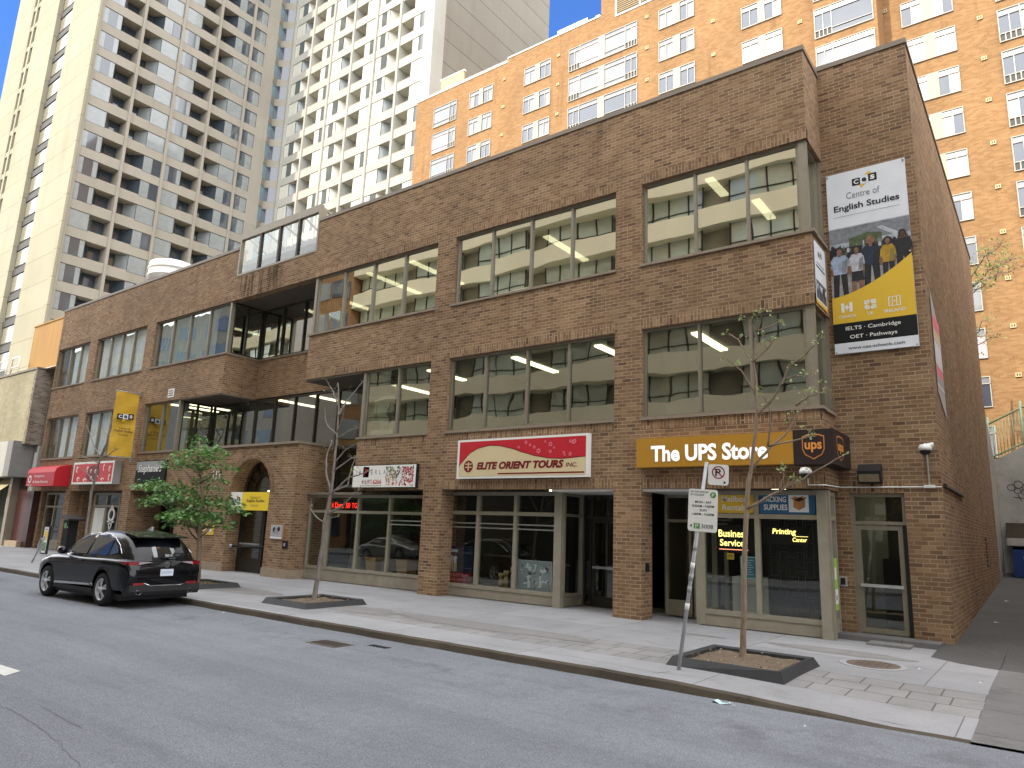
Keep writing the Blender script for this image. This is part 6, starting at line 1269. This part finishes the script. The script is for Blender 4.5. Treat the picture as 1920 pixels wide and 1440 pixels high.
def make_car(root, paint, hull, gh, axles, wr, tw, half, sedan=False):
    """local frame: x forward, y left, z up, origin on the road"""
    mb = MB(); xs = [h_[0] for h_ in hull]; X = []
    for i in range(len(xs) - 1):
        k = max(1, int((xs[i + 1] - xs[i]) / .07)); X += [xs[i] + (xs[i + 1] - xs[i]) * j / k for j in range(k)]
    X.append(xs[-1]); secs = []
    for x in X:
        _, w_, zb, zs, zt = interp(hull, x)     # half width, bottom, shoulder height, top
        hs = [(0, zb), (w_ * .78, zb), (w_ * .93, zb + .05), (w_ * .985, zb + .18), (w_ * 1.0, zb + (zs - zb) * .55), (w_ * .992, zs - .14), (w_ * 1.005, zs - .05), (w_ * .975, zs), (w_ * .9, zs + (zt - zs) * .55), (w_ * .72, zt - .012), (w_ * .4, zt + .004), (0, zt + .008)]
        secs.append([(x, y, z) for y, z in hs] + [(x, -y, z) for y, z in hs[-2:0:-1]])
    n = len(secs[0]); vs = [p for s_ in secs for p in s_]; fs = []
    for i in range(len(secs) - 1):
        for k in range(n): fs.append((i * n + k, (i + 1) * n + k, (i + 1) * n + (k + 1) % n, i * n + (k + 1) % n))
    fs += [tuple(range(n)), tuple(range((len(secs) - 1) * n, len(secs) * n))[::-1]]
    mb.mesh(vs, fs, paint, True); body = mb.build('body', root, local=True)
    cut = MB()
    for ax_ in axles:
        for s_ in (1, -1): cut.lathe([(wr + .055, -.32), (wr + .055, .32)], (ax_, s_ * (half - .05), wr + .02), 'plastic', 40, 'y', False)
    co = cut.build('cut', None, local=True)
    for o_ in (body, co):
        q_ = bmesh.new(); q_.from_mesh(o_.data); bmesh.ops.remove_doubles(q_, verts=q_.verts, dist=1e-5); bmesh.ops.recalc_face_normals(q_, faces=q_.faces); q_.to_mesh(o_.data); q_.free()
    body.parent = None; bm = body.modifiers.new('c', 'BOOLEAN'); bm.object = co; bm.operation = 'DIFFERENCE'; bm.solver = 'EXACT'
    dg = bpy.context.evaluated_depsgraph_get(); dg.update(); me = bpy.data.meshes.new_from_object(body.evaluated_get(dg)); body.modifiers.clear(); body.data = me; bpy.data.objects.remove(co); body.parent = root
    try: me.set_sharp_from_angle(angle=R(38))
    except Exception: pass
    # greenhouse: outline by height
    def row(z): return interp(gh, z)   # z, rear x, front x, half width
    mb = MB(); zs = [gh[0][0] + (gh[-1][0] - gh[0][0]) * i / 14 for i in range(15)]; rings = []
    def ring(z):
        _, xr, xf, hw = row(z); out = []
        for k in range(40):
            a = 2 * math.pi * k / 40; ca, sa = math.cos(a), math.sin(a); e = EXP
            ux = math.copysign(abs(ca) ** e, ca); uy = math.copysign(abs(sa) ** e, sa)
            x = (xr + xf) / 2 + ux * (xf - xr) / 2; y = uy * hw
            if ux > 0: y *= 1 - .08 * max(0, ux)
            out.append((x, y, z))
        return out
    for z in zs: rings.append(ring(z))
    vs = [p for r_ in rings for p in r_]; n = 40; fs = [(i * n + k, i * n + (k + 1) % n, (i + 1) * n + (k + 1) % n, (i + 1) * n + k) for i in range(len(rings) - 1) for k in range(n)] + [tuple(range((len(rings) - 1) * n, len(rings) * n))]
    mb.mesh(vs, fs, paint, True); mb.build('cabin', root, local=True)
    def side(s_, pts, m_, name, d=.012):
        b = MB(); f = lambda x, z: (x, s_ * (row(z)[3] + d), z)
        x0 = min(p[0] for p in pts); x1 = max(p[0] for p in pts)
        b.face([f(x, z) for x, z in (pts if s_ < 0 else pts[::-1])], m_); return b.build(name, root, local=True)
    def endp(pts, m_, name, rear=True, d=.012):
        b = MB(); nz = 6; zl = min(p[1] for p in pts); zh = max(p[1] for p in pts); yl0, yl1 = pts[0][0], pts[1][0]; yh = abs(pts[2][0])
        for i in range(nz):
            for j in range(8):
                def q(u, v):
                    z = zl + (zh - zl) * v; hw = yl1 + (yh - yl1) * v; y = -hw + 2 * hw * u; r_ = row(z); tt = min(.97, abs(y) / r_[3]); ux = (1 - tt ** (1 / EXP)) ** EXP; hl = (r_[2] - r_[1]) / 2; x = (r_[1] + r_[2]) / 2 + (-1 if rear else 1) * (ux * hl + d); return (x, y, z)
                P = [q(j / 8, i / nz), q((j + 1) / 8, i / nz), q((j + 1) / 8, (i + 1) / nz), q(j / 8, (i + 1) / nz)]
                b.face(P[::-1] if rear else P, m_, smooth=True)
        return b.build(name, root, local=True)
    for ax_ in axles:
        for s_ in (1, -1):
            w_ = MB(); yc = s_ * (half - tw / 2 - .03); f = lambda r, h_: (r, h_ * s_)
            w_.lathe([f(wr * .66, tw * .5), f(wr * .86, tw * .52), f(wr * .97, tw * .42), f(wr, tw * .25), f(wr, -tw * .3), f(wr * .9, -tw * .5), f(wr * .5, -tw * .5)], (ax_, yc, wr), 'tyre', 36, 'y', True, False); wo = w_.build('wheel', root, local=True)
            w_ = MB(); w_.lathe([f(wr * .70, tw * .44), f(wr * .70, tw * .50), f(wr * .655, tw * .5), f(wr * .62, tw * .2)], (ax_, yc, wr), 'rim', 36, 'y', True, False); w_.lathe([f(wr * .6, tw * .12), f(wr * .05, tw * .14)], (ax_, yc, wr), 'plastic', 24, 'y')
            for k in range(5):
                for da in (-.16, .16):
                    a = 2 * math.pi * k / 5 + .3; P = lambda r, t, h_: (ax_ + r * math.cos(t), yc + h_ * s_, wr + r * math.sin(t)); h0, h1 = tw * .50, tw * .46
                    w_.face([P(wr * .12, a + da * 1.2 - .35, h0), P(wr * .12, a + da * 1.2 + .35, h0), P(wr * .67, a + da + .1, h1), P(wr * .67, a + da - .1, h1)], 'rim')
            w_.lathe([f(wr * .15, tw * .44), f(wr * .13, tw * .54), f(.01, tw * .55)], (ax_, yc, wr), 'rim', 16, 'y'); w_.build('rim', wo, local=True)
    return row, side, endp
car = thing('parked_car', (-15.25, -6.75, -.128), 'black sport utility vehicle parked at the kerb, seen from behind', 'car', None, R(182.6))
hull = [(-2.36, .70, .50, .80, .84), (-2.32, .84, .36, .86, .93), (-2.22, .89, .30, .99, 1.08), (-2.0, .93, .34, 1.03, 1.11), (-1.3, .94, .31, 1.04, 1.11), (-.4, .925, .29, 1.02, 1.09), (.7, .925, .28, 1.0, 1.07), (1.1, .93, .28, .98, 1.09), (1.45, .93, .29, .96, 1.06), (1.85, .90, .30, .89, .98), (2.1, .83, .29, .79, .87), (2.26, .66, .36, .66, .70)]
gh = [(1.04, -2.26, 1.16, .885), (1.19, -2.17, .86, .845), (1.34, -2.04, .52, .785), (1.49, -1.86, .16, .715), (1.59, -1.68, -.12, .65), (1.66, -1.4, -.34, .57), (1.70, -1.0, -.6, .45)]
row, side, endp = make_car(car, 'carblack', hull, gh, (-1.30, 1.45), .37, .25, .945)
for s_ in (1, -1):
    side(s_, [(.60, 1.12), (.28, 1.39), (.0, 1.53), (-.28, 1.57), (-.33, 1.12)], 'carglass', 'side_window'); side(s_, [(-.42, 1.12), (-.37, 1.57), (-.95, 1.56), (-1.25, 1.48), (-1.3, 1.12)], 'carglass', 'side_window'); side(s_, [(-1.38, 1.14), (-1.34, 1.43), (-1.58, 1.33), (-1.74, 1.2)], 'carglass', 'side_window')
    b = MB(); ch = [(.70, 1.09), (.31, 1.41), (.01, 1.56), (-.35, 1.60), (-.95, 1.59), (-1.3, 1.51), (-1.68, 1.35), (-1.9, 1.19)]
    for i in range(len(ch) - 1): f = lambda p: (p[0], s_ * (row(p[1])[3] + .014), p[1]); b.tube([f(ch[i]), f(ch[i + 1])], .012, 'chrome', 5)
    b.build('chrome_trim', car, local=True)
    b = MB(); b.prism([(.95, .42), (-.75, .47), (-.82, .43), (.95, .36)], lambda x, z: (x, s_ * .937, z), lambda x, z: (x, s_ * .90, z), 'chrome'); b.build('side_trim', car, local=True)
    b = MB(); b.lathe([(.03, -.1), (.09, -.07), (.1, .05), (.06, .1)], (.62, s_ * 1.0, 1.16), 'carblack', 12, 'x'); b.box(.56, .66, s_ * .84, s_ * .95, 1.09, 1.13, 'plastic'); b.build('mirror', car, local=True)
    for x in (-.22, -1.2): b = MB(); b.box(x - .1, x + .1, s_ * .925, s_ * .955, .95, .975, 'carblack'); b.build('door_handle', car, local=True)
    b = MB(); y = s_ * .72
    b.prism([(-.86, .97), (-.84, 1.03), (-.66, 1.03), (-.62, 1.0), (-.70, .90), (-.80, .88)], lambda yy, z: (-2.335 + .22 * max(0, abs(yy) - .5), s_ * -yy, z), lambda yy, z: (-2.2, s_ * -yy, z), 'tail'); b.build('tail_lamp', car, local=True)
    b = MB(); b.prism([(-.66, .96), (-.64, 1.02), (-.46, 1.03), (-.34, 1.015)], lambda yy, z: (-2.34 + .16 * max(0, abs(yy) - .5), s_ * -yy, z), lambda yy, z: (-2.3, s_ * -yy, z), 'taillens'); b.build('lamp_lens', car, local=True)
    b = MB(); b.prism([(.955, .9), (.955, 1.0)], lambda x, z: (0, 0, 0), lambda x, z: (0, 0, 0), 'tail') if False else None
    b.prism([(-2.2, .95), (-2.22, 1.03), (-1.95, 1.03), (-1.84, 1.02)], lambda x, z: (x, s_ * (.938 if x > -2 else .905), z), lambda x, z: (x, s_ * .85, z), 'tail'); b.build('side_lamp', car, local=True)
    b = MB(); b.lathe([(.052, -.03), (.062, -.06), (.062, .1)], (-2.34, s_ * .62, .37), 'chrome', 16, 'x'); b.lathe([(.048, -.062), (.01, -.0605)], (-2.34, s_ * .62, .37), 'black', 14, 'x'); b.build('exhaust', car, local=True)
    b = MB(); b.box(-2.372, -2.30, s_ * .5, s_ * .76, .52, .57, 'tail'); b.build('reflector', car, local=True)
    b = MB(); b.prism([(2.12, .70), (1.95, .83), (1.65, .87), (1.85, .74)], lambda x, z: (x, s_ * (.88 if x < 2 else .80), z), lambda x, z: (x, s_ * .7, z), 'taillens'); b.build('headlight', car, local=True)
    b = MB(); b.box(-.9, 1.0, s_ * .88, s_ * .93, .27, .36, 'plastic'); b.build('sill_cladding', car, local=True)
endp([(-.74, 1.12), (.74, 1.12), (.60, 1.50)], 'carglass', 'rear_window'); endp([(-.72, 1.1), (.74, 1.12), (.58, 1.58)], 'carglass', 'windscreen', False)
b = MB(); b.prism([(-1.45, 1.645), (-2.03, 1.575), (-2.04, 1.55), (-1.55, 1.545)], lambda x, z: (x, -.62, z), lambda x, z: (x, .62, z), 'carblack'); b.build('spoiler', car, local=True, bevel=.012)
b = MB(); b.prism([(-2.40, .38), (-2.36, .30), (-2.1, .27), (-2.1, .52), (-2.385, .52)], lambda x, z: (x, -.84, z), lambda x, z: (x, .84, z), 'plastic'); b.build('bumper', car, local=True, bevel=.02)
b = MB(); b.tube([(-2.386, .52, .56), (-2.386, .36, .50), (-2.386, -.36, .50), (-2.386, -.52, .56)], .010, 'chrome', 5); b.build('bumper_trim', car, local=True)
b = MB(); b.box(-2.372, -2.345, -.155, .155, .71, .86, 'plate'); F = Face(b, (-2.373, .155, .71), (0, -1, 0))
for i in range(7): F.rect(.035 + i * .036, .05, .058 + i * .036, .11, 's_lb', .002)
b.build('licence_plate', car, local=True)
b = MB(); F = Face(b, (-2.335, 0, .96), (0, -1, 0)); F.ring(0, 0, .05, .062, 'chrome', .004); F.line(-.03, -.04, 0, .04, .012, 'chrome', .006); F.line(.03, -.04, 0, .04, .012, 'chrome', .006); F.rect(-.72, -.22, -.56, -.2, 'chrome', -.01); F.rect(-.70, -.28, -.58, -.265, 'chrome', -.01); b.build('emblem', car, local=True)
b = MB(); b.prism([(-1.32, 1.71), (-1.5, 1.70), (-1.52, 1.79), (-1.48, 1.795)], lambda x, z: (x, -.025, z), lambda x, z: (x, .025, z), 'rim'); b.build('roof_antenna', car, local=True)
b = MB(); b.box(-2.26, -2.24, -.1, .1, 1.1, 1.13, 'plastic'); b.tube([(-2.29, 0, 1.12), (-2.275, -.42, 1.16)], .012, 'plastic', 5); b.build('wiper', car, local=True)
b = MB(); b.box(-2.0, 2.0, -.8, .8, .17, .30, 'plastic'); b.build('underbody', car, local=True)
# silver saloon on the far kerb, seen only as a reflection in the shop glass
car2 = thing('parked_car', (-27.5, -13.5, -.128), 'silver saloon car parked at the far kerb, mirrored in the left shop window', 'car', None, R(0))
hull2 = [(-2.3, .62, .45, .70, .80), (-2.25, .76, .34, .78, .92), (-2.0, .86, .28, .85, .98), (-1.3, .90, .24, .88, 1.0), (0, .905, .22, .88, .98), (1.0, .90, .22, .86, .96), (1.4, .89, .23, .80, .90), (1.9, .85, .24, .72, .80), (2.25, .66, .3, .58, .64)]
gh2 = [(.92, -1.85, 1.15, .84), (1.1, -1.5, .75, .80), (1.25, -1.15, .4, .74), (1.38, -.85, .05, .66), (1.44, -.5, -.25, .52)]
row2, side2, endp2 = make_car(car2, 'carsilver', hull2, gh2, (-1.35, 1.4), .32, .21, .90)
for s_ in (1, -1): side2(s_, [(.72, .98), (.2, 1.28), (-.05, 1.32), (-.08, .98)], 'carglass', 'side_window'); side2(s_, [(-.15, .98), (-.13, 1.33), (-.8, 1.3), (-1.3, 1.0)], 'carglass', 'side_window')
endp2([(-.6, 1.0), (.7, 1.0), (.6, 1.34)], 'carglass', 'rear_window'); endp2([(-.6, 1.0), (.72, 1.0), (.6, 1.36)], 'carglass', 'windscreen', False)
